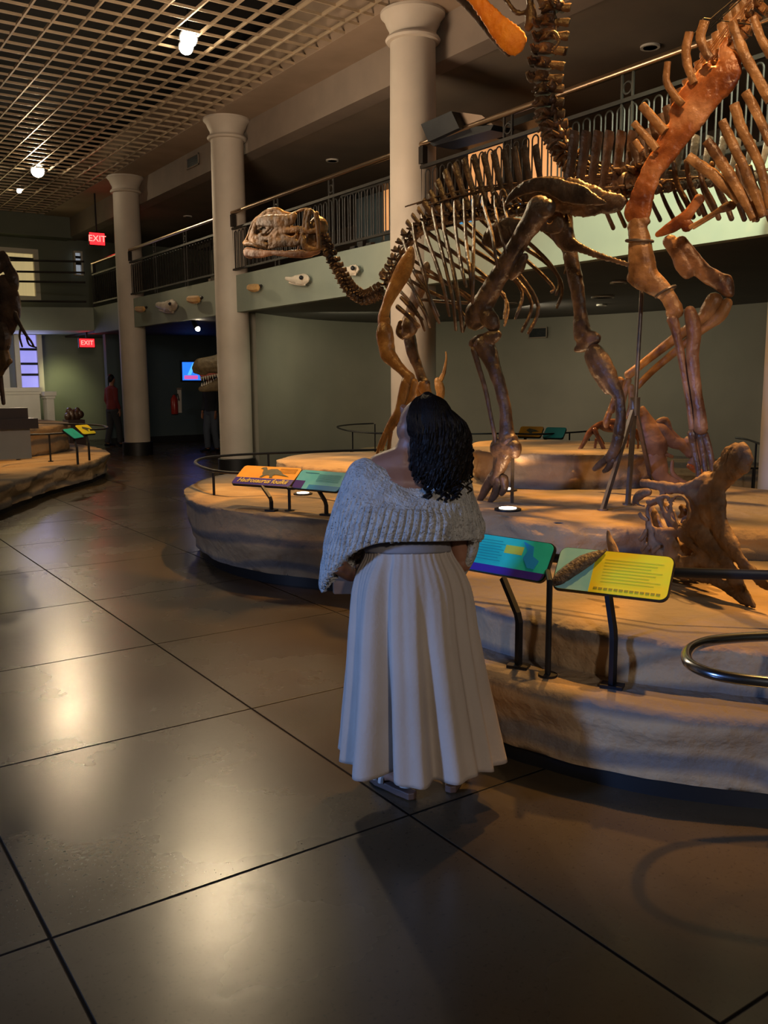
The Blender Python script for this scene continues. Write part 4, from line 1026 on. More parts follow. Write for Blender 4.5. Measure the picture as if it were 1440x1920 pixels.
# --- shoulder and front legs
bonepart('scapula', sk1, M_bone1b, S1, [[(770, 471, 16), (766, 488, 27), (755, 510, 31), (743, 532, 27), (731, 556, 22), (724, 575, 18), (719, 595, 22), (720, 604, 24)]], off=-0.33, flat=0.3, disp=0.0)
bonepart('scapula', sk1, M_bone1, S1, [[(800, 500, 16), (790, 530, 26), (778, 560, 24), (768, 590, 20), (765, 604, 26)]], off=0.33, flat=0.3)
bonepart('coracoid', sk1, M_bone1, S1, [[(765, 596, 22), (768, 612, 34), (762, 624, 22)], [(752, 604, 12), (748, 622, 14), (756, 632, 12)]], off=0.10, flat=0.7, remesh=0.012)
bonepart('humerus', sk1, M_bone1b, S1, [[(720, 614, 28), (722, 626, 34), (724, 645, 32), (728, 664, 30), (738, 676, 24), (752, 692, 18), (764, 705, 20), (770, 712, 24)]], off=-0.33, flat=0.65, remesh=0.010, disp=0.004)
bonepart('humerus', sk1, M_bone1, S1, [[(768, 628, 22), (770, 645, 24), (776, 668, 22), (785, 692, 18), (792, 712, 20), (796, 722, 24)]], off=0.30, flat=0.65, remesh=0.010, disp=0.004)
bonepart('forearm', sk1, M_bone1b, S1, [[(764, 716, 24), (758, 740, 24), (750, 770, 20), (738, 790, 18), (726, 810, 14)], [(778, 716, 14), (772, 745, 12), (757, 775, 11), (745, 795, 11)]], off=-0.33, flat=0.7)
bonepart('hand', sk1, M_bone1b, S1, [[(728, 805, 10), (722, 822, 9), (716, 842, 7)], [(722, 812, 8), (712, 835, 7), (706, 856, 5)], [(733, 808, 8), (730, 830, 7), (727, 860, 6)]], off=-0.33)
bonepart('forearm', sk1, M_bone1b, S1, [[(794, 722, 26), (800, 740, 20), (812, 780, 18), (820, 830, 16)], [(786, 726, 14), (790, 770, 11), (806, 830, 11)]], off=0.30, flat=0.7)
bonepart('hand', sk1, M_bone1b, S1, [[(816, 832, 10), (815, 860, 8), (812, 884, 6)], [(824, 832, 9), (826, 858, 8), (828, 884, 6)]], off=0.30)

# --- pelvis
bonepart('ilium', sk1, M_bone1, S1, [[(947, 384, 10), (962, 366, 18), (990, 350, 28), (1025, 346, 34), (1060, 358, 42), (1090, 366, 40), (1115, 376, 24), (1140, 382, 10)]], off=-0.16, flat=0.3, remesh=0.012, disp=0.006)
bonepart('ilium', sk1, M_bone1, S1, [[(960, 374, 10), (990, 352, 26), (1030, 348, 34), (1070, 360, 40), (1110, 374, 24)]], off=0.16, flat=0.3)
bonepart('pubis', sk1, M_bone1, S1, [[(910, 450, 24), (922, 445, 44), (944, 436, 50), (966, 428, 40), (988, 424, 26), (1010, 424, 22), (1034, 428, 26), (1048, 420, 30)]], off=-0.20, flat=0.25, remesh=0.012, disp=0.004)
bonepart('ischium', sk1, M_bone1, S1, [[(1040, 400, 40), (1052, 430, 46), (1066, 456, 36), (1090, 466, 20), (1120, 478, 15), (1150, 488, 12), (1178, 496, 12)]], off=0.05, flat=0.5, remesh=0.012, disp=0.004)
bonepart('sacrum', sk1, M_bone1, S1, [[(985, 372, 26), (1030, 370, 46), (1080, 374, 54), (1125, 380, 44), (1165, 380, 30)], [(1065, 345, 30), (1095, 362, 44), (1130, 376, 36), (1160, 378, 30)], [(1060, 392, 24), (1100, 398, 22), (1140, 394, 16)]], off=0.0, flat=0.5, remesh=0.013, disp=0.014)

# --- hind legs
def hindleg(off, fem, tib, fib, foot, toes, m=M_bone1, cond=None):
    bonepart('femur', sk1, m, S1, fem, off=off, flat=0.75, remesh=0.011, disp=0.006)
    bonepart('tibia', sk1, m, S1, tib, off=off, flat=0.8, remesh=0.010, disp=0.005)
    if fib: bonepart('fibula', sk1, m, S1, fib, off=off-0.04)
    if foot: bonepart('metatarsals', sk1, m, S1, foot, off=off, flat=0.9, remesh=0.010, disp=0.004)
    for q in toes: bonepart('toe', sk1, m, S1, [q], off=off, flat=0.9)
hindleg(-0.22,
    [[(1020, 386, 36), (1012, 392, 50), (1002, 408, 46), (985, 434, 38), (966, 465, 35), (946, 500, 35), (926, 534, 37), (908, 566, 42), (894, 590, 48), (888, 600, 40)], [(905, 580, 34), (920, 600, 34), (928, 612, 24)], [(985, 480, 14), (972, 505, 20), (958, 520, 12)], [(1012, 388, 40), (1030, 392, 36)]],
    [[(884, 645, 18), (900, 640, 26), (922, 633, 26), (934, 627, 18)], [(905, 645, 40), (918, 668, 34), (928, 695, 27), (937, 722, 24), (945, 755, 23), (949, 790, 25), (951, 820, 34), (955, 830, 40)]],
    [[(888, 655, 12), (898, 690, 10), (910, 730, 9), (918, 770, 8), (926, 810, 8), (930, 832, 10)]],
    [[(934, 840, 40), (962, 838, 34), (966, 852, 22)], [(948, 848, 32), (942, 866, 26), (934, 886, 24), (928, 902, 28)], [(936, 850, 22), (930, 880, 16), (918, 900, 18)]],
    [[(924, 896, 22), (912, 914, 18), (905, 928, 14), (898, 940, 10)], [(936, 898, 22), (932, 916, 18), (926, 930, 14), (918, 941, 9)], [(944, 896, 18), (946, 914, 15), (940, 926, 10)]])
hindleg(0.28,
    [[(1056, 398, 34), (1062, 430, 28), (1068, 470, 28), (1078, 520, 30), (1086, 570, 26), (1090, 610, 30), (1094, 630, 40)], [(1080, 655, 14), (1095, 648, 26), (1108, 636, 34), (1120, 634, 20)]],
    [[(1112, 662, 40), (1124, 680, 44), (1136, 700, 38), (1150, 724, 28), (1160, 745, 22), (1164, 780, 20), (1160, 812, 24)], [(1108, 672, 24), (1122, 710, 16), (1140, 735, 12)]],
    None, [[(1160, 818, 24), (1152, 842, 22), (1144, 860, 24)]],
    [[(1140, 858, 16), (1124, 872, 14), (1114, 880, 9)], [(1150, 862, 16), (1140, 878, 12), (1132, 884, 8)]])
# mount: flat steel upright beside the foot, and the spine rod
t = thing('support_post', 'flat dark steel support upright behind the hind foot of the duck-billed skeleton', 'support', atz(960, 942, .78))
b_ = atz(960, 943, .78)
MB().box((b_.x-0.012, b_.y-0.004, 0.78), (b_.x+0.012, b_.y+0.004, 1.12)).build('upright', M_grey, t, smooth=False)

# ================================================================== WALKING SKELETON AT THE RIGHT
S2 = vplane((4.55, 3.85), (4.55+0.34, 3.85-0.94))
sk2 = thing('dinosaur_skeleton', 'large amber brown walking dinosaur skeleton with raised neck at the right edge', 'skeleton', (4.9, 3.6, 0.78))
bp = lambda name, paths, off=0.0, m=M_bone2, flat=0.7, **k: bonepart(name, sk2, m, S2, paths, off=off, flat=flat, **k)
J = lambda *p: T(p, 4.57, 1140, 0)
bp('scapula', [J((1010,330,60),(990,420,90),(1020,500,180),(1010,610,280),(900,740,300),(790,880,285),(680,1030,270),(560,1200,240),(460,1350,205),(370,1480,190),(320,1620,200),(270,1760,230),(250,1860,220)), J((860,560,90),(700,760,110),(560,980,110))], 0, M_bone2r, 0.33, remesh=0.010, sm=1, disp=0.010)
J6 = lambda *p: T(p, 3.43, 1020, 380)
bp('humerus', [J6((600,150,120),(615,250,150),(625,360,170),(640,460,190),(700,520,150),(775,580,110),(830,660,110),(840,710,120)), J6((560,480,80),(620,520,90),(700,540,80)), J6((560,160,70),(600,110,90),(660,120,70))], 0, M_bone2, 0.6, remesh=0.010, disp=0.006)
bp('forearm', [J6((825,745,80),(840,790,70),(860,880,56),(885,1000,52),(910,1150,46),(935,1300,44),(955,1450,50))], 0.0, M_bone2d, 0.8)
bp('forearm', [J6((935,690,70),(955,760,96),(965,860,90),(955,980,84),(965,1100,78),(985,1250,72),(1005,1380,80),(1010,1460,90))], -0.02, M_bone2d, 0.8)
bp('hand', [J6((950,1480,60),(960,1560,44),(985,1680,40),(1000,1800,36)), J6((1030,1490,56),(1060,1580,44),(1080,1680,40),(1090,1790,36)), J6((1000,1490,50),(1020,1600,40),(1040,1740,36))], 0.0, M_bone4)
# iron collars
def ring(paths_c, rx, name='iron_collar', off=0.0, tilt=(1, 0, 0)):
    c = S2(paths_c[0], paths_c[1], off); u = (S2(paths_c[2], paths_c[3], off)-c).normalized(); r = rx*depth(c)/F
    P = [c+u*cos(a)*r+S2.n*sin(a)*r*0.7 for a in [2*pi*k/20 for k in range(20)]]
    MB().tube(P, 0.009, 6, closed=True).build(name, M_grey, sk2)
ring((1199, 452, 1230, 452), 25); ring((1248, 547, 1266, 536), 20)
# far forelimb
bp('humerus', [J6((800,240,90),(860,320,100),(900,400,120),(930,460,90)), J6((880,250,90),(960,350,90),(1020,440,110),(1110,500,110),(1180,560,100)), J6((1110,520,80),(1170,500,80),(1190,590,70))], 0.62, M_bone2d, 0.7, remesh=0.010, disp=0.006)
bp('forearm', [J6((1100,620,110),(1060,690,110),(1000,760,76),(820,890,64),(640,1030,50),(540,1110,60)), J6((1180,640,70),(1130,730,80),(1010,820,56),(830,970,50),(700,1080,44),(600,1180,46))], 0.62, M_bone2, 0.8)
bp('hand', [J6((490,1140,56),(460,1250,46),(430,1340,50)), J6((540,1140,50),(510,1250,46),(490,1340,48)), J6((560,1180,40),(560,1290,36),(540,1380,40)), J6((420,1350,40),(400,1410,44),(400,1440,30)), J6((490,1350,40),(480,1420,44),(470,1440,30))], 0.62, M_bone2)
# neck, rising
nk = crom([(1188,338),(1160,340),(1130,340),(1104,334),(1080,321),(1062,303),(1048,284),(1036,262),(1026,240),(1019,216),(1017,192),(1017,168),(1016,144),(1019,118),(1024,92),(1027,66),(1028,40),(1030,14),(1030,-12)], 1)
for i in range(len(nk)-1):
    c, n_ = nk[i], nk[i+1]; d = (n_[0]-c[0], n_[1]-c[1]); L_ = hypot(*d); nx, ny = -d[1]/L_, d[0]/L_
    if i > 9: d = (d[0]*0.85, d[1]*0.85)
    vert(S2, sk2, c, d, 34, (c[0]+nx*36+4, c[1]+ny*36), M_bone1, 0.12, off=0.30, spw=0.42)
# back and tall spines
bk = crom([(1200,330),(1226,306),(1250,278),(1276,246),(1300,212),(1322,178),(1344,142),(1366,106),(1390,70),(1416,36),(1446,2)], 2)
for i in range(len(bk)-1):
    c, n_ = bk[i], bk[i+1]
    vert(S2, sk2, c, (n_[0]-c[0], n_[1]-c[1]), 26, (c[0]-14, c[1]-64), M_bone1 if i < 8 else M_bone2, 0.12, off=0.30, spw=0.6)
# ribs, near side
for q in ([(1293,60,16),(1286,95,17),(1290,125,16),(1302,156,15)], [(1252,116,13),(1249,150,14),(1262,175,14),(1280,196,14)], [(1203,197,17),(1222,220,18),(1247,247,18)],
          [(1188,230,13),(1208,253,14),(1232,280,14)], [(1190,264,12),(1203,282,12)], [(1322,39,18),(1313,68,18),(1320,90,17),(1332,110,16)],
          [(1372,40,16),(1386,80,19),(1404,118,19),(1445,190,20)], [(1412,32,15),(1426,70,16),(1446,105,16)],
          [(1398,172,18),(1415,205,17),(1446,270,17)], [(1376,195,20),(1388,235,19),(1405,270,18),(1424,310,17),(1444,390,17)],
          [(1354,226,16),(1370,262,18),(1388,300,18),(1410,350,17),(1432,406,15)], [(1325,264,18),(1343,290,20),(1364,322,20),(1388,362,19),(1414,410,16)],
          [(1290,294,17),(1315,312,20),(1340,330,20),(1368,358,18),(1386,378,14)], [(1408,378,12),(1412,398,13),(1416,415,11)]):
    bp('rib', [q], random.uniform(-0.10, -0.02), M_bone2, 0.6, jit=0.10, ends=False)
for k in range(7):     # far ribs, against the lit balcony front
    x0 = 1262+k*24
    bp('rib', [(lambda a: [(a, 300+k*2, 9), (a+8, 345, 10), (a+26, 380, 11), (a+38, 408+k, 10)])(x0)], 0.62, M_bone1)
bp('tendon_bundle', [[(1322-i*5, 62-i*-1, 2.2), (1400, -10-i*6+i*i, 2.2), (1450, -50+i*12, 2.2)] for i in range(6)] + [[(1320, 34, 2.2), (1450, 52, 2.2)], [(1318, 36, 2.2), (1312, 60, 2.2)]], -0.03, M_iron, 1.0, jit=0, seg=5)
bp('tendon_bundle', [[(1300+i*14, 130-i*12, 2), (1370+i*10, 40-i*10, 2), (1440, -30-i*8, 2)] for i in range(5)], 0.2, M_bone2, 1.0, jit=0, seg=5)
bp('sternal_plate', [[(1312, 372, 20), (1300, 388, 18), (1286, 406, 22), (1268, 420, 24), (1248, 432, 18), (1232, 440, 10)], [(1290, 425, 24), (1280, 412, 20)]], 0.10, M_bone2r, 0.4)
bp('sternal_plate', [[(1374, 384, 18), (1358, 390, 16), (1342, 398, 9), (1318, 412, 7), (1294, 426, 8)], [(1340, 404, 5), (1300, 428, 5)]], 0.05, M_bone2, 0.5)
# skull high above: lower jaw hangs into the view
J7 = lambda *p: T(p, 5.54, 840, 0)
bp('lower_jaw', [J7((120,-120,90),(270,-20,150),(400,120,190),(520,270,240),(630,380,280),(720,460,270))], 0.10, M_bone2o, 0.22, remesh=0.010, disp=0.004)
bp('lower_jaw', [J7((60,-60,60),(200,60,70),(360,240,80),(520,440,80),(640,560,70))], 0.40, M_bone1, 0.3)
bp('skull', [J7((560,-60,60),(620,20,60),(690,110,64),(760,140,60),(830,110,66),(850,30,70),(860,-60,80)), J7((860,60,90),(860,180,130),(830,290,110)), J7((1000,-60,190),(1040,60,170),(1060,200,130),(1090,330,90)),
             J7((640,-140,120),(900,-200,200),(1050,-120,160))], 0.30, M_bone1, 0.6, remesh=0.012, disp=0.006)
bp('jaw_hinge', [J7((1020,380,36),(1080,330,36),(1130,360,36),(1150,440,30),(1090,520,30))], 0.22, M_bone1)

# steel tripod mount
t = thing('support_tripod', 'tall grey steel pole with splayed tripod legs holding up the walking skeleton', 'support', atz(1177, 946, .78))
ftA, ftB, ftC = atz(1130, 956, .782), atz(1177, 946, .782), atz(1222, 905, .80)
D_ = depth(ftB); apex = atD(1190, 765, D_)
MB().tube([apex-Vector((0, 0, 0.1)), atD(1204, 536, D_)], 0.0145, 10).build('pole', M_grey, t)
for ft in (ftA, ftB, ftC):
    a = apex + Vector((0, 0, 0.02)); MB().tube([a, a*0.5+ft*0.5, ft], 0.018, 4).build('leg', M_grey, t, smooth=False)
    MB().lathe(ft, [(0.035, ft.z-0.004), (0.035, ft.z+0.008)], 12).build('foot', M_grey, t)
MB().tube([apex-Vector((0, 0, .05)), apex+Vector((0, 0, .07))], 0.035, 10).build('collar', M_grey, t)

# ================================================================== BIG SKULL CAST IN THE FOREGROUND
g1, g2 = atz(1405, 1140, .58), atz(1235, 1088, .58)
S3 = vplane((g1.x, g1.y), (g2.x, g2.y))
K8 = lambda *p: T(p, 5.335, 1180, 800)
sk3 = thing('dinosaur_skull', 'large grey brown fossil skull with a knobbed crest resting on the platform at right', 'skull', (g1.x*.5+g2.x*.5, g1.y*.5+g2.y*.5, .58))
def crestcirc(cx, cy, rx, ry, w_): return K8(*[(cx+rx*cos(a), cy+ry*sin(a), w_) for a in [2*pi*k/10 for k in range(11)]])
mb = MB()
mainp = [(K8((1165,265,190),(1120,320,260),(1040,400,240),(950,480,230),(880,570,240),(830,680,280),(800,800,260),(790,900,230)), 0.42),
  (K8((900,420,150),(960,360,130),(1080,220,110),(1150,200,90)), 0.4), (K8((1180,420,80),(1060,480,110),(960,560,100)), 0.4),
  (K8((840,760,220),(890,950,190),(960,1110,170),(1060,1260,150),(1170,1400,120),(1270,1500,110),(1350,1570,110),(1400,1600,90)), 0.45),
  (K8((700,1050,220),(820,1180,170),(930,1320,150),(1020,1470,150),(1110,1600,110),(1180,1720,80),(1250,1800,50)), 0.45),
  (K8((120,560,70),(260,585,90),(400,620,110),(540,620,100),(680,570,110),(800,530,150)), 0.6),
  (K8((180,830,60),(200,950,80),(220,1080,90),(240,1180,100),(320,1270,120)), 0.7),
  (K8((230,1010,60),(350,1050,90),(480,1050,100),(600,1020,120),(720,920,150)), 0.6),
  (K8((300,1100,120),(420,1150,150),(430,1300,140),(560,1380,140),(700,1330,150)), 0.55),
  (K8((380,1310,70),(520,1330,90),(720,1340,120),(900,1420,120)), 0.6),
  (K8((330,1330,110),(460,1440,120),(640,1480,120),(820,1530,130),(960,1600,110),(1080,1680,90),(1180,1770,50)), 0.5),
  (K8((620,1150,150),(700,1240,120),(800,1320,100)), 0.5), (K8((620,640,140),(680,800,200),(660,960,200),(560,1100,160)), 0.4), (K8((720,560,120),(860,640,200),(900,760,160)), 0.4), (K8((360,640,60),(280,740,50),(180,800,60)), 0.7)]
for p_, fl in mainp: bsweep(mb, S3, p_, 0.0, fl, 4, 10, jit=0.04)
for p_ in (crestcirc(500, 845, 100, 150, 44), K8((290,700,50),(340,820,44),(420,960,44),(470,1030,50)), K8((380,690,40),(430,830,36),(480,960,36)), K8((200,760,70),(290,720,56),(400,700,50))):
    bsweep(mb, S3, p_, -0.07, 0.8, 4, 8, jit=0.04)
for p_, fl in (mainp[5:8] + mainp[9:11]): bsweep(mb, S3, p_, 0.22, fl, 4, 8)
bsweep(mb, S3, K8((700,700,260),(640,900,200),(600,1100,220),(640,1350,180)), 0.14, 0.3)
# orbit cone
bsweep(mb, S3, K8((250,1000,120),(330,1130,170),(360,1260,190),(470,1340,150)), 0.10, 0.35)
bsweep(mb, S3, K8((515,800,60),(540,850,70),(500,900,40)), 0.02, 0.5)
for p_, fl, o_ in ((K8((210,810,100),(240,950,150),(300,1070,150)), 0.4, 0.06), (K8((180,1110,130),(300,1150,220),(450,1190,260),(600,1220,260)), 0.4, 0.05),
    (K8((150,1230,90),(260,1290,170),(420,1360,200),(600,1410,200),(800,1450,170)), 0.4, 0.06), (K8((330,780,90),(400,900,110),(450,1020,120)), 0.3, 0.10),
    (K8((1000,330,240),(1120,300,260),(1170,330,200)), 0.42, 0.0), (K8((760,560,240),(900,560,240),(980,520,200)), 0.4, 0.03), (K8((640,760,160),(760,900,260),(860,1050,230)), 0.4, 0.03)):
    bsweep(mb, S3, p_, o_, fl, 4, 10, jit=0.06)
mb.build('cranium', M_bone3, sk3, remesh=0.008, sm=1, disp=0.015)
bonepart('beak_plate', sk3, M_bone3, S3, [K8((40,780,40),(70,720,80),(130,670,90),(200,650,70)), K8((60,770,30),(150,800,30))], off=-0.02, flat=0.7, remesh=0.008, disp=0.006)
bonepart('tooth_battery', sk3, M_bone3, S3, [K8((110,870,50),(140,910,60),(180,930,50)), K8((110,1130,60),(150,1080,60),(170,1030,50)), K8((120,1240,50),(170,1170,60)), K8((240,1250,60),(300,1190,50))], off=-0.02, flat=0.7, remesh=0.008, disp=0.006)
t = thing('tail_spike', 'small upright dark spike standing behind the yellow panel', 'fossil', atz(1148, 1055, .6))
S3b = vplane((g2.x-0.4, g2.y+0.4), (g1.x-0.4, g1.y+0.4))
bonepart('spike', t, M_bone3, S3b, [[(1140, 996, 5), (1143, 1012, 13), (1150, 1032, 18), (1157, 1056, 18)]], flat=0.6)

# ================================================================== BACKGROUND SKELETONS
def small(name, label, cat, a, b, base, parts, grp=None):
    """parts: (name, material, flat, paths)"""
    pf = vplane(a, b); t = thing(name, label, cat, base, grp)
    for nm, m, fl, off, paths in parts: bonepart(nm, t, m, pf, paths, off=off, flat=fl, seg=8)
    return t
Z4 = lambda *p: T(p, 4.8, 1040, 740)
c_ = Vector((5.35, 5.0, 0))
M_b5 = mat('fossil_glossy_chestnut', (0.06, 0.025, 0.015), (0.24, 0.11, 0.06), 9, 0.16, bump=0.3, bscale=30)
small('small_dinosaur_skeleton', 'small glossy dark skeleton standing on the rock mound behind the tripod', 'skeleton', (4.75, 5.15), (5.7, 4.6), (5.3, 4.9, 1.06),
  [('tail', M_b5, 0.8, 0, [Z4((150,590,26),(200,530,34),(260,440,40),(310,350,60),(390,280,60),(460,250,50))]),
   ('pelvis', M_b5, 0.7, 0, [Z4((400,270,60),(470,290,90),(540,300,80)), Z4((340,330,30),(400,380,30),(440,440,24))]),
   ('spine', M_b5, 0.8, 0, [Z4((460,250,60),(560,250,60),(640,300,60),(720,330,60),(790,400,60))]),
   ('rib', M_b5, 0.7, -0.06, [Z4((500,280,22),(560,360,20),(580,460,18))]), ('rib', M_b5, 0.7, -0.06, [Z4((560,280,22),(610,380,20),(620,500,18))]),
   ('rib', M_b5, 0.7, -0.06, [Z4((620,300,22),(680,400,20),(680,520,18))]), ('rib', M_b5, 0.7, -0.06, [Z4((690,330,22),(750,420,20),(740,540,18))]),
   ('rib', M_b5, 0.7, 0.06, [Z4((600,300,22),(660,380,20),(640,540,18))]), ('rib', M_b5, 0.7, 0.06, [Z4((730,340,22),(790,440,20),(770,540,18))]),
   ('hind_leg', M_b5, 0.8, -0.05, [Z4((360,310,44),(390,380,40),(430,460,38),(470,560,36),(500,590,30)), Z4((360,600,20),(430,605,26),(490,590,20))]),
   ('hind_leg', M_b5, 0.8, 0.06, [Z4((375,400,28),(362,480,24),(360,560,20),(370,605,20))]),
   ('front_leg', M_b5, 0.8, -0.04, [Z4((600,520,26),(594,570,22),(590,625,22)), Z4((640,520,24),(650,580,20),(655,620,20))])])
M_b6 = mat('fossil_rust_brown', (0.10, 0.05, 0.035), (0.26, 0.14, 0.09), 5, 0.5, bump=0.4, bscale=16)
t = small('horned_dinosaur_skull', 'broad rust brown fossil skull behind the tripod, between mound and large skull', 'skull', (5.6, 4.35), (6.6, 3.7), (6.1, 4.0, 0.78),
  [('cranium', M_b6, 0.5, 0, [Z4((790,120,50),(820,220,120),(860,330,200),(900,440,240),(930,500,200)), Z4((880,300,120),(960,330,150),(1060,420,120),(1150,450,110),(1230,520,120)),
      Z4((930,250,60),(1000,230,60),(1040,330,60),(1130,420,60)), Z4((1200,420,120),(1260,480,140),(1290,570,130),(1240,640,110)), Z4((850,500,50),(980,530,40),(1060,560,30))]),
   ('lower_jaw', M_b6, 0.5, 0, [Z4((900,520,150),(930,620,170),(960,720,150),(1020,760,90),(1100,780,60)), Z4((1060,600,30),(1060,700,40),(1120,760,40),(1180,790,30))]),
   ('beak', M_bone2r, 0.5, -0.02, [Z4((1200,640,40),(1260,670,60),(1320,700,50))])])

# left edge skeleton on the far exhibit
Z2 = lambda *p: T(p, 3.0, 0, 420)
p0 = atz(5, 858, .86)
pA = atD(0, 800, depth(p0)); pB = atD(80, 800, depth(p0)-0.3)
small('dinosaur_skeleton', 'dark brown upright skeleton cut by the left edge of the view', 'skeleton', (pA.x, pA.y), (pB.x, pB.y), (p0.x, p0.y, .86),
  [('skull', M_bone1, 0.6, 0, [Z2((-60,240,120),(-10,220,110),(20,190,60),(40,230,50)), Z2((10,180,60),(40,240,60),(70,300,70),(80,360,50))]),
   ('ribcage', M_bone4, 0.5, 0, [Z2((20,330,90),(50,400,110),(60,480,120),(40,560,110),(20,620,90)), Z2((-20,420,90),(0,500,110),(0,560,90))]),
   ('arm', M_bone1, 0.8, -0.1, [Z2((85,500,24),(100,540,22),(125,590,20),(150,630,16)), Z2((150,630,16),(175,660,12),(190,690,12)), Z2((150,640,12),(165,680,10),(205,695,8)), Z2((120,580,14),(110,630,12),(125,690,10))]),
   ('thigh', M_bone1, 0.7, -0.05, [Z2((10,580,70),(25,640,80),(20,700,60)), Z2((-20,640,50),(20,700,30),(50,690,20))]),
   ('shin', M_bone1s, 0.7, -0.05, [Z2((20,720,60),(30,770,60),(10,810,50),(0,840,40)), Z2((60,770,30),(20,790,40))]),
   ('foot', M_bone4, 0.8, 0, [Z2((0,850,30),(10,930,26),(20,1010,22)), Z2((-10,1080,40),(10,1120,30),(10,1150,20))])])
t = thing('display_stand', 'dark stepped stand under the left edge skeleton', 'stand', (p0.x, p0.y, .86))
a = atD(-30, 800, depth(p0)); z1 = atD(20, 765, depth(p0)).z; z0 = atD(20, 785, depth(p0)).z; w1 = 0.55
q0 = atD(12, 770, depth(p0))
MB().box((q0.x-0.5, q0.y-0.1, z0), (q0.x+0.18, q0.y+0.3, z1)).box((q0.x-0.5, q0.y-0.15, z0-0.10), (q0.x+0.26, q0.y+0.3, z0)).build('step', mat('stand_mauve', (0.10, 0.075, 0.07), None, rough=0.5), t, smooth=False)
MB().box((q0.x-0.5, q0.y-0.05, 0.84), (q0.x+0.2, q0.y+0.28, z0-0.1)).build('base_block', M_white, t, smooth=False)

# fleshed head peeping from behind the second column
pe = vplane((6.2, 17.2), (8.0, 16.0)); Z3 = lambda *p: T(p, 6.0, 260, 560)
M_skin = mat('reptile_skin_olive', (0.12, 0.09, 0.05), (0.20, 0.15, 0.08), 14, 0.55, bump=0.5, bscale=40)
t = thing('dinosaur_model', 'open-mouthed olive reptile head peeping out left of the second column', 'model', (pe(440, 700).x, pe(440, 700).y, 0))
bonepart('upper_jaw', t, M_skin, pe, [Z3((630,790,80),(680,760,170),(760,750,190),(860,740,210),(960,730,260),(1100,740,320)), Z3((620,820,40),(680,830,60),(760,840,60))], flat=0.75, remesh=0.02, disp=0.005)
bonepart('lower_jaw', t, M_skin, pe, [Z3((690,1020,60),(740,1010,90),(820,990,120),(920,960,160),(1080,900,220))], flat=0.7, remesh=0.02, disp=0.005)
bonepart('gum', t, mat('mouth_red', (0.35, 0.06, 0.04), (0.5, 0.12, 0.08), 9, 0.4), pe, [Z3((700,860,40),(800,850,60),(890,830,60),(1000,820,80))], off=0.02)
mb = MB()
for k in range(8):
    a_ = pe(260+(700+k*26)/6, 560+(880-k*5)/6, -0.04); b_ = pe(260+(704+k*26)/6, 560+(925-k*7+(k % 2)*12)/6, -0.04); mb.tube([a_, b_], [0.022, 0.004], 6)
    a_ = pe(260+(710+k*26)/6, 560+(985-k*9)/6, -0.03); b_ = pe(260+(712+k*26)/6, 560+(945-k*8)/6, -0.03); mb.tube([a_, b_], [0.02, 0.004], 6)
mb.build('tooth_row', M_white, t)
bonepart('neck_body', t, M_skin, pe, [[(440, 690, 60), (452, 730, 70), (450, 790, 60), (448, 840, 50)]], off=0.35, flat=0.9, remesh=0.02)
# slim antler-like horns behind the pillar: small horned skeleton between column and hind leg
ph = vplane((5.9, 7.4), (6.6, 6.6))
t = small('horned_fossil', 'thin ochre horn rising behind the woman head, beside the middle column', 'fossil', (5.9, 7.4), (6.6, 6.6), tuple(atz(822, 850, .78)),
  [('horn', M_bone1b, 0.8, 0, [[(832, 700, 8), (834, 690, 6), (837, 672, 4), (836, 660, 3)], [(826, 712, 10), (831, 702, 8)]]),
   ('skull', M_bone1b, 0.6, 0, [[(820, 712, 12), (824, 725, 18), (826, 738, 16), (824, 750, 14)]]),
   ('support', M_grey, 1.0, 0, [[(824, 750, 5), (824, 800, 5), (824, 856, 5)]])])
# ================================================================== PEOPLE
M_sk = mat('skin_warm_brown', (0.24, 0.105, 0.06), (0.30, 0.14, 0.08), 14, 0.5, bump=0.05)
M_hair = mat('hair_black', (0.004, 0.003, 0.003), (0.010, 0.007, 0.006), 20, 0.55, bump=0.15, bscale=60, spec=0.2)
M_skirt = mat('cotton_cream', (0.42, 0.345, 0.28), (0.48, 0.40, 0.33), 3, 0.85, bump=0.12, bscale=60)
M_band = mat('waistband_grey', (0.20, 0.19, 0.20), (0.26, 0.24, 0.24), 6, 0.85)
M_sole = mat('sandal_sole', (0.10, 0.06, 0.045), None, rough=0.6)
M_strap = mat('sandal_cream', (0.55, 0.48, 0.40), None, rough=0.55)
M_bag = mat('bag_leather', (0.16, 0.09, 0.055), (0.22, 0.13, 0.08), 10, 0.5)
M_gold = mat('earring_metal', (0.8, 0.7, 0.5), None, rough=0.2, metal=1)
def knit_mat():
    m = mat('knit_oatmeal', (0.38, 0.36, 0.33), (0.52, 0.49, 0.44), 30, 0.95, bump=0.8, bscale=90)
    nt = m.node_tree; N = nt.nodes; L = nt.links; b = N['Principled BSDF']
    tc = [n for n in N if n.type == 'TEX_COORD'][0]
    v = N.new('ShaderNodeTexVoronoi'); v.inputs['Scale'].default_value = 75; L.new(tc.outputs['Object'], v.inputs['Vector'])
    r = N.new('ShaderNodeMapRange'); r.inputs['From Min'].default_value = 0.10; r.inputs['From Max'].default_value = 0.24
    r.inputs['To Min'].default_value = 0.30; r.inputs['To Max'].default_value = 1
    L.new(v.outputs['Distance'], r.inputs['Value'])
    mx = N.new('ShaderNodeMix'); mx.data_type = 'RGBA'; mx.blend_type = 'MULTIPLY'; mx.inputs['Factor'].default_value = 1
    L.new(b.inputs['Base Color'].links[0].from_socket, mx.inputs['A']); L.new(r.outputs[0], mx.inputs['B']); L.new(mx.outputs['Result'], b.inputs['Base Color'])
    return m
M_knit = knit_mat()

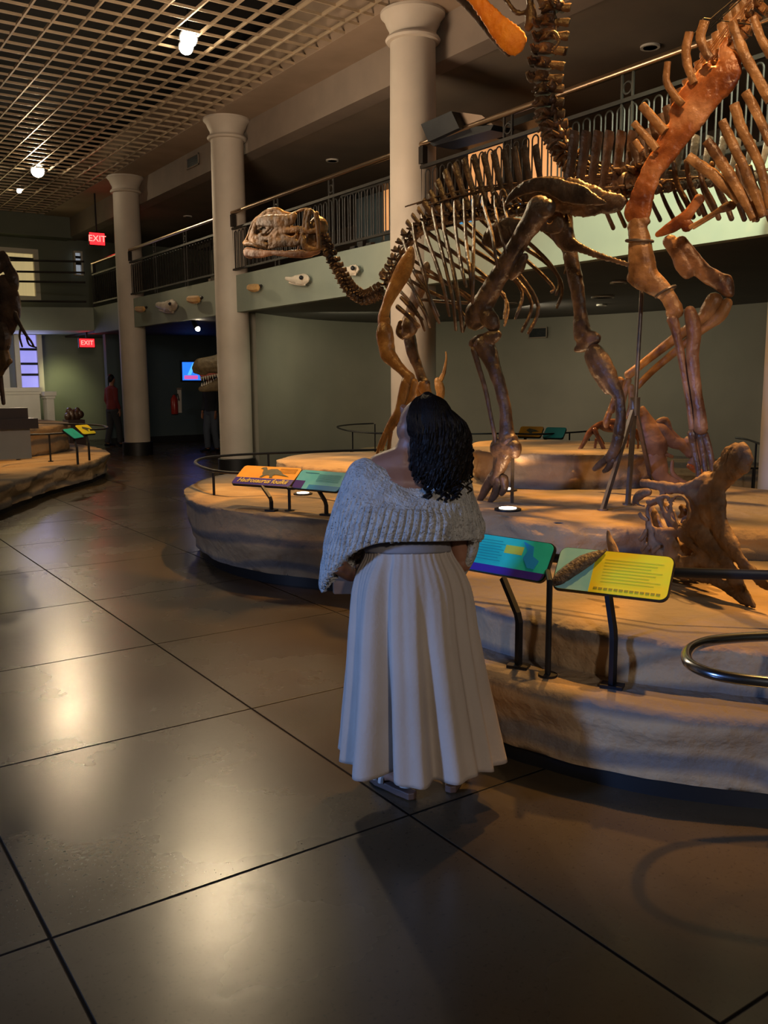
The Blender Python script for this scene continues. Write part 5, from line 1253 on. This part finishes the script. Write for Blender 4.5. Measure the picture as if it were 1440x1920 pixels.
W0 = Vector((1.90, 2.66, 0)); WP = vplane(W0 - _r0, W0 + _r0)
AW = _f0.copy()                                   # away from the visitor taking the view
def pxm(d): return d * 3.27 / F
def hand_mb(mb, wrist, d, palm, s=1.0, curl=0.5, side=1):
    """palm plus five bent fingers; d = pointing direction, palm = palm normal"""
    d = Vector(d).normalized(); pn = Vector(palm); pn = (pn - d*pn.dot(d)).normalized(); x = d.cross(pn) * side
    mb.tube([wrist, wrist+d*0.03*s, wrist+d*0.07*s, wrist+d*0.085*s], [0.024*s, 0.034*s, 0.038*s, 0.034*s], 10, ref=pn, flat=0.4)
    for k, (o, L_) in enumerate(((-0.028, 0.066), (-0.010, 0.078), (0.010, 0.074), (0.027, 0.058))):
        p = wrist+d*0.082*s+x*o*s; dd = d.copy(); P = [p-d*0.012]; 
        for j in range(3):
            P.append(p.copy()); dd = (dd + pn*curl*(0.35+0.25*j)).normalized(); p = p+dd*L_*s*(0.42, 0.32, 0.26)[j]
        P.append(p); mb.tube(P, [0.0085*s, 0.0085*s, 0.008*s, 0.0072*s, 0.006*s], 7)
    p = wrist+d*0.025*s-x*0.030*s; dd = (d*0.7-x*0.7+pn*0.3).normalized()
    mb.tube([p, p+dd*0.028*s, p+dd*0.045*s+d*0.014*s, p+dd*0.052*s+d*0.036*s], [0.013*s, 0.0105*s, 0.0095*s, 0.007*s], 7)

def rz(px, py, off=0.0): return WP(px, py, off)
her = thing('person', 'woman in cream skirt and oatmeal knitted shawl looking up, seen from behind', 'person', (W0.x, W0.y, 0))
# skeleton of the body in real coordinates around W0 (right = _r0, away = AW)
def L3(r, a, z): return W0 + _r0*r + AW*a + Vector((0, 0, z))
mb = MB()
c0 = lambda px: (px-777)*3.27/1696
# torso
mb.tube([L3(0.02, 0, .74), L3(0.02, 0, .82), L3(0.0, 0, .93), L3(-0.01, 0.0, 1.02), L3(-0.01, 0.0, 1.14), L3(0.0, 0.01, 1.24), L3(0.0, 0.02, 1.30)],
        [0.13, 0.155, 0.145, 0.125, 0.15, 0.165, 0.10], 16, ref=AW, flat=0.68)
mb.tube([L3(-0.165, 0.01, 1.235), L3(-0.08, 0.01, 1.29), L3(0.0, 0.01, 1.31), L3(0.08, 0.01, 1.28), L3(0.165, 0.01, 1.22)], [0.05, 0.056, 0.07, 0.056, 0.05], 12)
HC = rz(785, 794, 0.01)                         # head centre
NB = L3(0.0, 0.015, 1.28)
mb.tube([NB, NB*0.5+HC*0.5, HC-Vector((0, 0, 0.03))], [0.062, 0.052, 0.058], 14)
fd = (_r0*-0.46 + AW*0.74 + Vector((0, 0, 0.48))).normalized()      # where the face points
hu = (Vector((0, 0, 1)) - fd*fd.z).normalized(); hs = fd.cross(hu)
RH = Matrix((hs, fd, hu)).transposed()
mb.ball(HC-fd*0.012, (0.073, 0.090, 0.098), 20, 14, RH)             # skull
mb.ball(HC+fd*0.030-hu*0.045, (0.056, 0.055, 0.062), 16, 12, RH)    # face and jaw
mb.ball(HC+fd*0.052-hu*0.088, (0.024, 0.024, 0.018), 12, 8, RH)     # chin
mb.tube([HC+fd*0.082+hu*0.012, HC+fd*0.096-hu*0.012, HC+fd*0.104-hu*0.026, HC+fd*0.088-hu*0.034], [0.007, 0.010, 0.014, 0.010], 8)
mb.tube([HC+fd*0.086-hu*0.052-hs*0.02, HC+fd*0.094-hu*0.054, HC+fd*0.086-hu*0.052+hs*0.02], [0.005, 0.008, 0.005], 8)
mb.tube([HC+fd*0.085-hu*0.063-hs*0.017, HC+fd*0.091-hu*0.065, HC+fd*0.085-hu*0.063+hs*0.017], [0.005, 0.008, 0.005], 8)
for s in (-1, 1):
    mb.ball(HC+hs*s*0.072-hu*0.02-fd*0.005, (0.010, 0.020, 0.030), 10, 8, RH)            # ear
    mb.ball(HC+fd*0.074+hs*s*0.031+hu*0.012, (0.014, 0.010, 0.010), 8, 6, RH)           # lid
    mb.tube([HC+fd*0.083+hs*s*0.014+hu*0.026, HC+fd*0.082+hs*s*0.032+hu*0.031, HC+fd*0.070+hs*s*0.05+hu*0.026], 0.006, 6)
# arms
def arm(S, E, Wr, r=(0.047, 0.042, 0.036, 0.034, 0.030, 0.023)):
    mb.tube([S, S*0.6+E*0.4, E*0.92+S*0.08], [r[0], r[1], r[2]], 12); mb.ball(E, r[2]*1.02, 12, 8)
    mb.tube([E*0.92+Wr*0.08, E*0.55+Wr*0.45, Wr], [r[3], r[4], r[5]], 12)
SL_, EL_ = L3(-0.165, 0.01, 1.22), rz(632, 1058, 0.04); WL_ = rz(668, 1088, 0.26)
arm(SL_, EL_, WL_)
hand_mb(mb, WL_, (WL_-EL_), (0, 0, 1), 0.95, 0.7)
SR_, ER_ = L3(0.165, 0.01, 1.21), rz(866, 1056, 0.03); WR_ = rz(838, 1062, 0.24)
arm(SR_, ER_, WR_)
hand_mb(mb, WR_, (WR_-ER_), (0, 0, 1), 0.95, 0.6, -1)
# legs and feet
FL, FR = atz(769, 1497, 0), atz(846, 1484, 0)
FLd = (atz(706, 1462, 0)-FL); FLd = Vector((FLd.x, FLd.y, 0)).normalized(); FRd = (AW*0.95+_r0*0.2).normalized()
for Fh, d, hip in ((FL, FLd, -0.085), (FR, FRd, 0.10)):
    H_ = L3(hip, 0.0, 0.80); an = Fh+d*0.045+Vector((0, 0, 0.095)); kn = (H_+an)/2+AW*0.03+Vector((0, 0, 0.03))
    mb.tube([H_, H_*0.5+kn*0.5, kn], [0.09, 0.075, 0.054], 14)
    mb.tube([kn, kn*0.72+an*0.28-AW*0.015, kn*0.35+an*0.65, an], [0.054, 0.056, 0.040, 0.034], 14)
    sd = Vector((-d.y, d.x, 0))
    mb.tube([Fh+d*0.005+Vector((0, 0, 0.058)), Fh+d*0.04+Vector((0, 0, 0.062)), Fh+d*0.10+Vector((0, 0, 0.062)), Fh+d*0.155+Vector((0, 0, 0.048)), Fh+d*0.185+Vector((0, 0, 0.043))], [0.026, 0.034, 0.036, 0.040, 0.034], 12, ref=Vector((0, 0, 1)), flat=0.65)
    mb.tube([an, Fh+d*0.05+Vector((0, 0, 0.06))], [0.033, 0.032], 12)
    for k in range(5):
        q = Fh+d*(0.180-0.004*k*k)+sd*(-0.028+0.0145*k)+Vector((0, 0, 0.040)); mb.tube([q, q+d*0.028, q+d*(0.044-0.004*k)], [0.0105-0.001*k, 0.010-0.001*k, 0.007-0.0006*k], 8)
body = mb.build('body', M_sk, her, remesh=0.0065, sm=3)
# sandals
for i, (Fh, d) in enumerate(((FL, FLd), (FR, FRd))):
    sd = Vector((-d.y, d.x, 0)); s = bpy.data.objects.new('sandal', None); 
    outl = [(-0.015, 0.022), (-0.025, 0.0), (-0.015, -0.022), (0.05, -0.032), (0.12, -0.038), (0.18, -0.044), (0.22, -0.034), (0.238, 0.0), (0.222, 0.034), (0.17, 0.044), (0.11, 0.036), (0.05, 0.032)]
    m_ = MB(); m_.prism([Fh+d*a+sd*b+Vector((0, 0, 0.003)) for a, b in outl], Vector((0, 0, 0.028)))
    so = m_.build('sandal', M_sole, her, smooth=False, bevel=0.004)
    m_ = MB()
    for a, hgt in ((0.13, 0.085), (0.17, 0.072)):
        m_.tube([Fh+d*a+sd*0.042*cos(t_)+Vector((0, 0, 0.03+(hgt-0.03)*sin(t_))) for t_ in [pi*k/10 for k in range(11)]], 0.013, 8, ref=d, flat=0.9)
    m_.tube([Fh+d*0.02+sd*0.032*cos(t_)-d*0.03*sin(t_)+Vector((0, 0, 0.055)) for t_ in [pi*k/10 for k in range(11)]], 0.007, 6)
    m_.build('strap', M_strap, so)

# skirt
def fold(a, v, top=False):
    A = min(1.0, max(0, v))**0.8
    ad = degrees(a) % 360
    g = lambda c, w_: exp(-(((ad-c+180) % 360-180)/w_)**2)
    f = 0.075*A*cos(9*a+0.6)+0.030*A*cos(14*a+1.9+v*1.2)+0.012*cos(46*a)*(1-A)
    f += -0.42*A*g(243, 6)+0.12*A*g(226, 9)+0.14*A*g(256, 8)-0.26*A*g(281, 7)*min(1, v*1.3)+0.10*A*g(293, 8)-0.18*A*g(318, 6)+0.05*A*g(330, 7)-0.24*A*g(198, 8)
    return 1+f
rows = crom([(1014, 764, 77, .105), (1040, 766, 83, .118), (1070, 767, 100, .145), (1110, 769, 112, .165), (1180, 771, 120, .185), (1260, 776, 130, .21), (1340, 781, 142, .235), (1418, 786, 154, .258)], 7)
NS = 220; R = []
for i, (py, cx, hw, dp) in enumerate(rows):
    v = i/(len(rows)-1); C = rz(cx, py, 0); hwm = hw*depth(C)/F; ring_ = []
    for k in range(NS):
        a = 2*pi*k/NS; f = fold(a, v)
        # cloth hangs a little unevenly at the hem
        dz = -0.006*cos(5*a+1)*v - 0.012*(f-1)*v*5*0.2
        wob = 0.006*noise.fractal(Vector((cos(a)*2.2, sin(a)*2.2, py*0.02)), 0.9, 2, 3)
        ring_.append(C+_r0*(hwm*cos(a)*(f+wob))+AW*(dp*sin(a)*(f+wob))+Vector((0, 0, dz)))
    R.append(ring_)
m_ = MB(); m_.rings(R); sk = m_.build('skirt', M_skirt, her, angle=180)
md = sk.modifiers.new('thick', 'SOLIDIFY'); md.thickness = 0.004; md.offset = -1
R = []
for py, cx, hw, dp in ((1010, 763, 78, .108), (1014, 763, 80.5, .111), (1030, 764, 82.5, .115), (1034, 765, 81, .113)):
    C = rz(cx, py, 0); hwm = hw*depth(C)/F
    R.append([C+_r0*(hwm*cos(2*pi*k/60))+AW*(dp*sin(2*pi*k/60))+Vector((0, 0, -0.012*sin(2*pi*k/60))) for k in range(60)])
m_ = MB(); m_.rings(R); wb = m_.build('waistband', M_band, her); md = wb.modifiers.new('thick', 'SOLIDIFY'); md.thickness = 0.004

# knitted shawl wrapped round both arms
srow = crom([(706, 866, 866, 898, 903, 900, .085, 1.5), (684, 858, 876, 898, 922, 908, .115, 1.6), (660, 870, 886, 910, 938, 930, .145, 1.5), (642, 900, 893, 935, 954, 955, .165, 1.5),
             (629, 950, 897, 962, 958, 985, .18, 1.7), (620, 1000, 900, 984, 978, 1000, .185, 2.1), (610, 1050, 901, 1000, 998, 1020, .185, 2.4), (603, 1098, 900, 1010, 1013, 1040, .18, 2.7), (608, 1108, 896, 1012, 1016, 1044, .17, 2.7)], 8)
NS = 600; R = []
for i, (xl, yl, xr, yr, yn, yf, dp, ex) in enumerate(srow):
    v = i/(len(srow)-1); cx = (xl+xr)/2; hw = (xr-xl)/2; ring_ = []
    for k in range(NS):
        a = 2*pi*k/NS; c, s = cos(a), sin(a)
        wgt = abs(c)**ex; y = (yr if c > 0 else yl)*wgt+(yn if s < 0 else yf)*(1-wgt)
        rib = 0.0
        if v > 0.34: rib = 0.013*min(1, (v-0.34)*4)*(1-(1-abs(sin(32*a)))**3)
        soft = 0.008*noise.fractal(Vector((c*2, s*2, v*4)), 0.9, 2, 3)+0.010*exp(-((v-0.46)/0.07)**2)*(-1 if s < 0 else 0)*max(0, 1-((cx+hw*c-800)/75)**2)
        ln = 0.0028*sin(v*160)*(1 if v < 0.5 else 0.5)*abs(cos(60*a))
        off = s*(dp+rib+soft+ln); x_ = cx+hw*c*(1+(rib+soft)*4)
        if c < -0.55 and v > 0.6: off += 0.03*(v-0.6)*3*(-c-0.55)
        ring_.append(rz(x_, y, off+0.01))
    R.append(ring_)
m_ = MB(); m_.rings(R); sh = m_.build('shawl', M_knit, her, angle=180)
md = sh.modifiers.new('thick', 'SOLIDIFY'); md.thickness = 0.010; md.offset = -1

el = crom([(886, 1000, 26), (886, 1025, 24), (878, 1052, 22), (868, 1080, 8)], 5)
m_ = MB(); m_.rings([[rz(x_+w_*0.5*cos(a), y_-6*sin(a)*0, 0.035+0.05*sin(a)*w_/26) for a in [2*pi*k/24 for k in range(24)]] for x_, y_, w_ in el]); se = m_.build('shawl_end', M_knit, sh)
md = se.modifiers.new('thick', 'SOLIDIFY'); md.thickness = 0.008; md.offset = -1

# hair
m_ = MB()
hp = lambda px, py, o: rz(px, py, o)
hcap = rz(797, 785, 0.0)-fd*0.022
m_.ball(hcap, (0.088, 0.088, 0.098), 20, 14, RH)
m_.tube([hp(814, 788, -0.02), hp(818, 805, -0.045), hp(822, 840, -0.06), hp(826, 872, -0.08), hp(828, 898, -0.095), hp(824, 914, -0.11)], [0.045, 0.088, 0.098, 0.100, 0.085, 0.05], 18, ref=AW, flat=0.5)
m_.tube([hp(793, 790, -0.03), hp(788, 825, -0.045), hp(793, 865, -0.07), hp(800, 895, -0.10)], [0.035, 0.040, 0.045, 0.03], 12, ref=AW, flat=0.7)
hair = m_.build('hair', M_hair, her, remesh=0.008, sm=8, disp=0.003)
m_ = MB(); random.seed(3)
for k in range(190):
    u = random.random(); x1 = 772+u*112; yb = 902+random.uniform(-16, 24)-abs(u-0.45)*40
    x0 = 786+u*34; ph = random.uniform(0, 6.28); am = random.uniform(2.0, 4.5); P = []
    for j in range(21):
        t_ = j/20; ys = 735+26*(u-0.45)**2*4*0.6+random.uniform(0, 1); y = ys+(yb-ys)*t_
        x = x0+(x1-x0)*min(1, sin(min(1, t_*1.9)*pi/2))+am*t_*sin(ph+t_*26)
        lat = (x-828)/56.0
        dd = -0.045-0.105*sin(min(1, t_*1.2)*pi/2)*sqrt(max(0.05, 1-min(0.95, lat*lat)))+0.012*cos(ph+t_*26)*t_
        if t_ < 0.3: dd += (0.3-t_)*0.10
        Q = hp(x, y, dd); q_ = Q-hcap
        if q_.length < 0.096 and t_ < 0.6: Q = hcap+q_.normalized()*0.096
        P.append(Q)
    m_.tube(P, [0.003]+[0.0042]*12+[0.0055]*5+[0.0045, 0.003, 0.001], 5)
for k in range(46):       # curls at the ends
    x0 = random.uniform(792, 886); y0 = random.uniform(878, 922) if x0 < 868 else random.uniform(835, 905); ph = random.uniform(0, 6); r_ = random.uniform(3, 7)
    P = [hp(x0+r_*sin(ph+j*0.75), y0+j*1.8, -0.135+0.012*cos(ph+j*0.75)+(0.06 if x0 > 866 else 0)) for j in range(12)]
    m_.tube(P, 0.0038, 5)
m_.build('curls', M_hair, hair)
m_ = MB(); e = rz(757, 818, 0.0); m_.tube([e+Vector((0, 0, -0.008))+_r0*0.006*cos(a)+Vector((0, 0, 0.010*sin(a))) for a in [2*pi*k/12 for k in range(12)]], 0.0022, 5, closed=True); m_.build('earring', M_gold, her)
# brown bag held in front under the left arm
t = thing('handbag', 'small brown bag held under the woman left forearm', 'bag', rz(652, 1110, 0.20))
b0 = rz(648, 1090, 0.20)
m_ = MB(); 
for zz, s in ((-0.055, 0.94), (-0.05, 1), (0.045, 1), (0.055, 0.9)): pass
m_.rings([[b0+_r0*(0.05*s*x_)+AW*(0.028*s*y_)+Vector((0, 0, zz)) for x_, y_ in ((-1, -.7), (-.9, -1), (.9, -1), (1, -.7), (1, .7), (.9, 1), (-.9, 1), (-1, .7))] for zz, s in ((-0.045, 0.94), (-0.04, 1), (0.035, 1), (0.042, 0.9))], True, True)
m_.build('bag_body', M_bag, t); MB().tube([b0+_r0*(0.045*cos(a))+Vector((0, 0, 0.035+0.05*sin(a))) for a in [pi*k/10 for k in range(11)]], 0.005, 6).build('handle', M_bag, t)

# two visitors far back in the hall
def visitor(px, py, face, label, top, legs, hairm, h=1.72, stride=0.12, z0=0.0):
    B = atz(px, py, z0); s = h/1.72; fdv = Vector(face).normalized(); sd = Vector((fdv.y, -fdv.x, 0))
    p = thing('person', label, 'person', (B.x, B.y, z0))
    G = lambda a, b, z: B+sd*a*s+fdv*b*s+Vector((0, 0, z*s))
    m = MB()
    m.tube([G(0, 0, .88), G(0, 0, .98), G(0, 0, 1.1), G(0, .01, 1.28), G(0, .01, 1.40), G(0, .01, 1.46)], [.14, .155, .13, .165, .15, .07], 14, ref=fdv, flat=.65)
    m.tube([G(0, .01, 1.44), G(0, .02, 1.54)], [.055, .05], 10); m.ball(G(0, .03, 1.61), (.075*s, .085*s, .11*s), 14, 10)
    m.ball(G(0, .115, 1.60), (.014, .018, .02), 8, 6)
    for g in (-1, 1):
        m.ball(G(g*.076, .02, 1.60), (.012, .018, .03), 8, 6)
        S, E, Wr = G(g*.19, .0, 1.39), G(g*.24, -.02, 1.12), G(g*.22, .08, .88)
        m.tube([G(g*.10, 0, 1.40), S, E], [.06, .052, .04], 10); m.tube([E, Wr], [.038, .026], 10); hand_mb(m, Wr, (0, 0, -1), -sd*g, s, .3, g)
        H_, K_, A_ = G(g*.09, 0, .90), G(g*.10, .04+g*stride*.5, .50), G(g*.10, g*stride, .08)
        m.tube([H_, K_, A_], [.09, .06, .04], 12); m.tube([A_, G(g*.10, g*stride+.07, .045), G(g*.10, g*stride+.19, .03)], [.04, .042, .03], 10)
    m.build('body', M_sk, p, remesh=0.014, sm=2)
    m = MB(); m.tube([G(0, 0, .90), G(0, 0, 1.0), G(0, 0, 1.12), G(0, .01, 1.28), G(0, .01, 1.41), G(0, .01, 1.47)], [.165, .172, .155, .185, .17, .085], 16, ref=fdv, flat=.7, jit=.02)
    for g in (-1, 1): m.tube([G(g*.12, 0, 1.39), G(g*.19, 0, 1.39), G(g*.24, -.02, 1.12), G(g*.22, .07, .92)], [.07, .064, .052, .044], 10)
    m.build('jacket', top, p, remesh=0.014, sm=2)
    m = MB(); m.tube([G(0, 0, .84), G(0, 0, .97)], [.16, .165], 14, ref=fdv, flat=.68)
    for g in (-1, 1): m.tube([G(g*.09, 0, .90), G(g*.10, .04+g*stride*.5, .50), G(g*.10, g*stride, .10)], [.105, .08, .066], 12)
    m.build('trousers', legs, p, remesh=0.014, sm=2)
    for g in (-1, 1): MB().tube([G(g*.10, g*stride-.05, .05), G(g*.10, g*stride+.06, .055), G(g*.10, g*stride+.2, .035)], [.045, .05, .036], 10, ref=(0, 0, 1), flat=.8).build('shoe', M_black, p)
    m = MB(); m.ball(G(0, .005, 1.64), (.085*s, .09*s, .105*s), 14, 10); m.build('hair', hairm, p)
visitor(214, 838, (1, .2, 0), 'blurred visitor in a dark red top standing left of the farthest column', mat('cloth_dark_red', (0.16, 0.02, 0.02), None, rough=0.9), mat('cloth_charcoal', (0.03, 0.03, 0.035), None, rough=0.9), M_hair)
visitor(399, 848, (-1, -.3, 0), 'visitor in dark clothes standing under the dinosaur head beside the second column', mat('cloth_navy', (0.02, 0.024, 0.035), None, rough=0.9), mat('cloth_denim', (0.07, 0.09, 0.13), None, rough=0.9), M_hair, 1.72, 0.05)
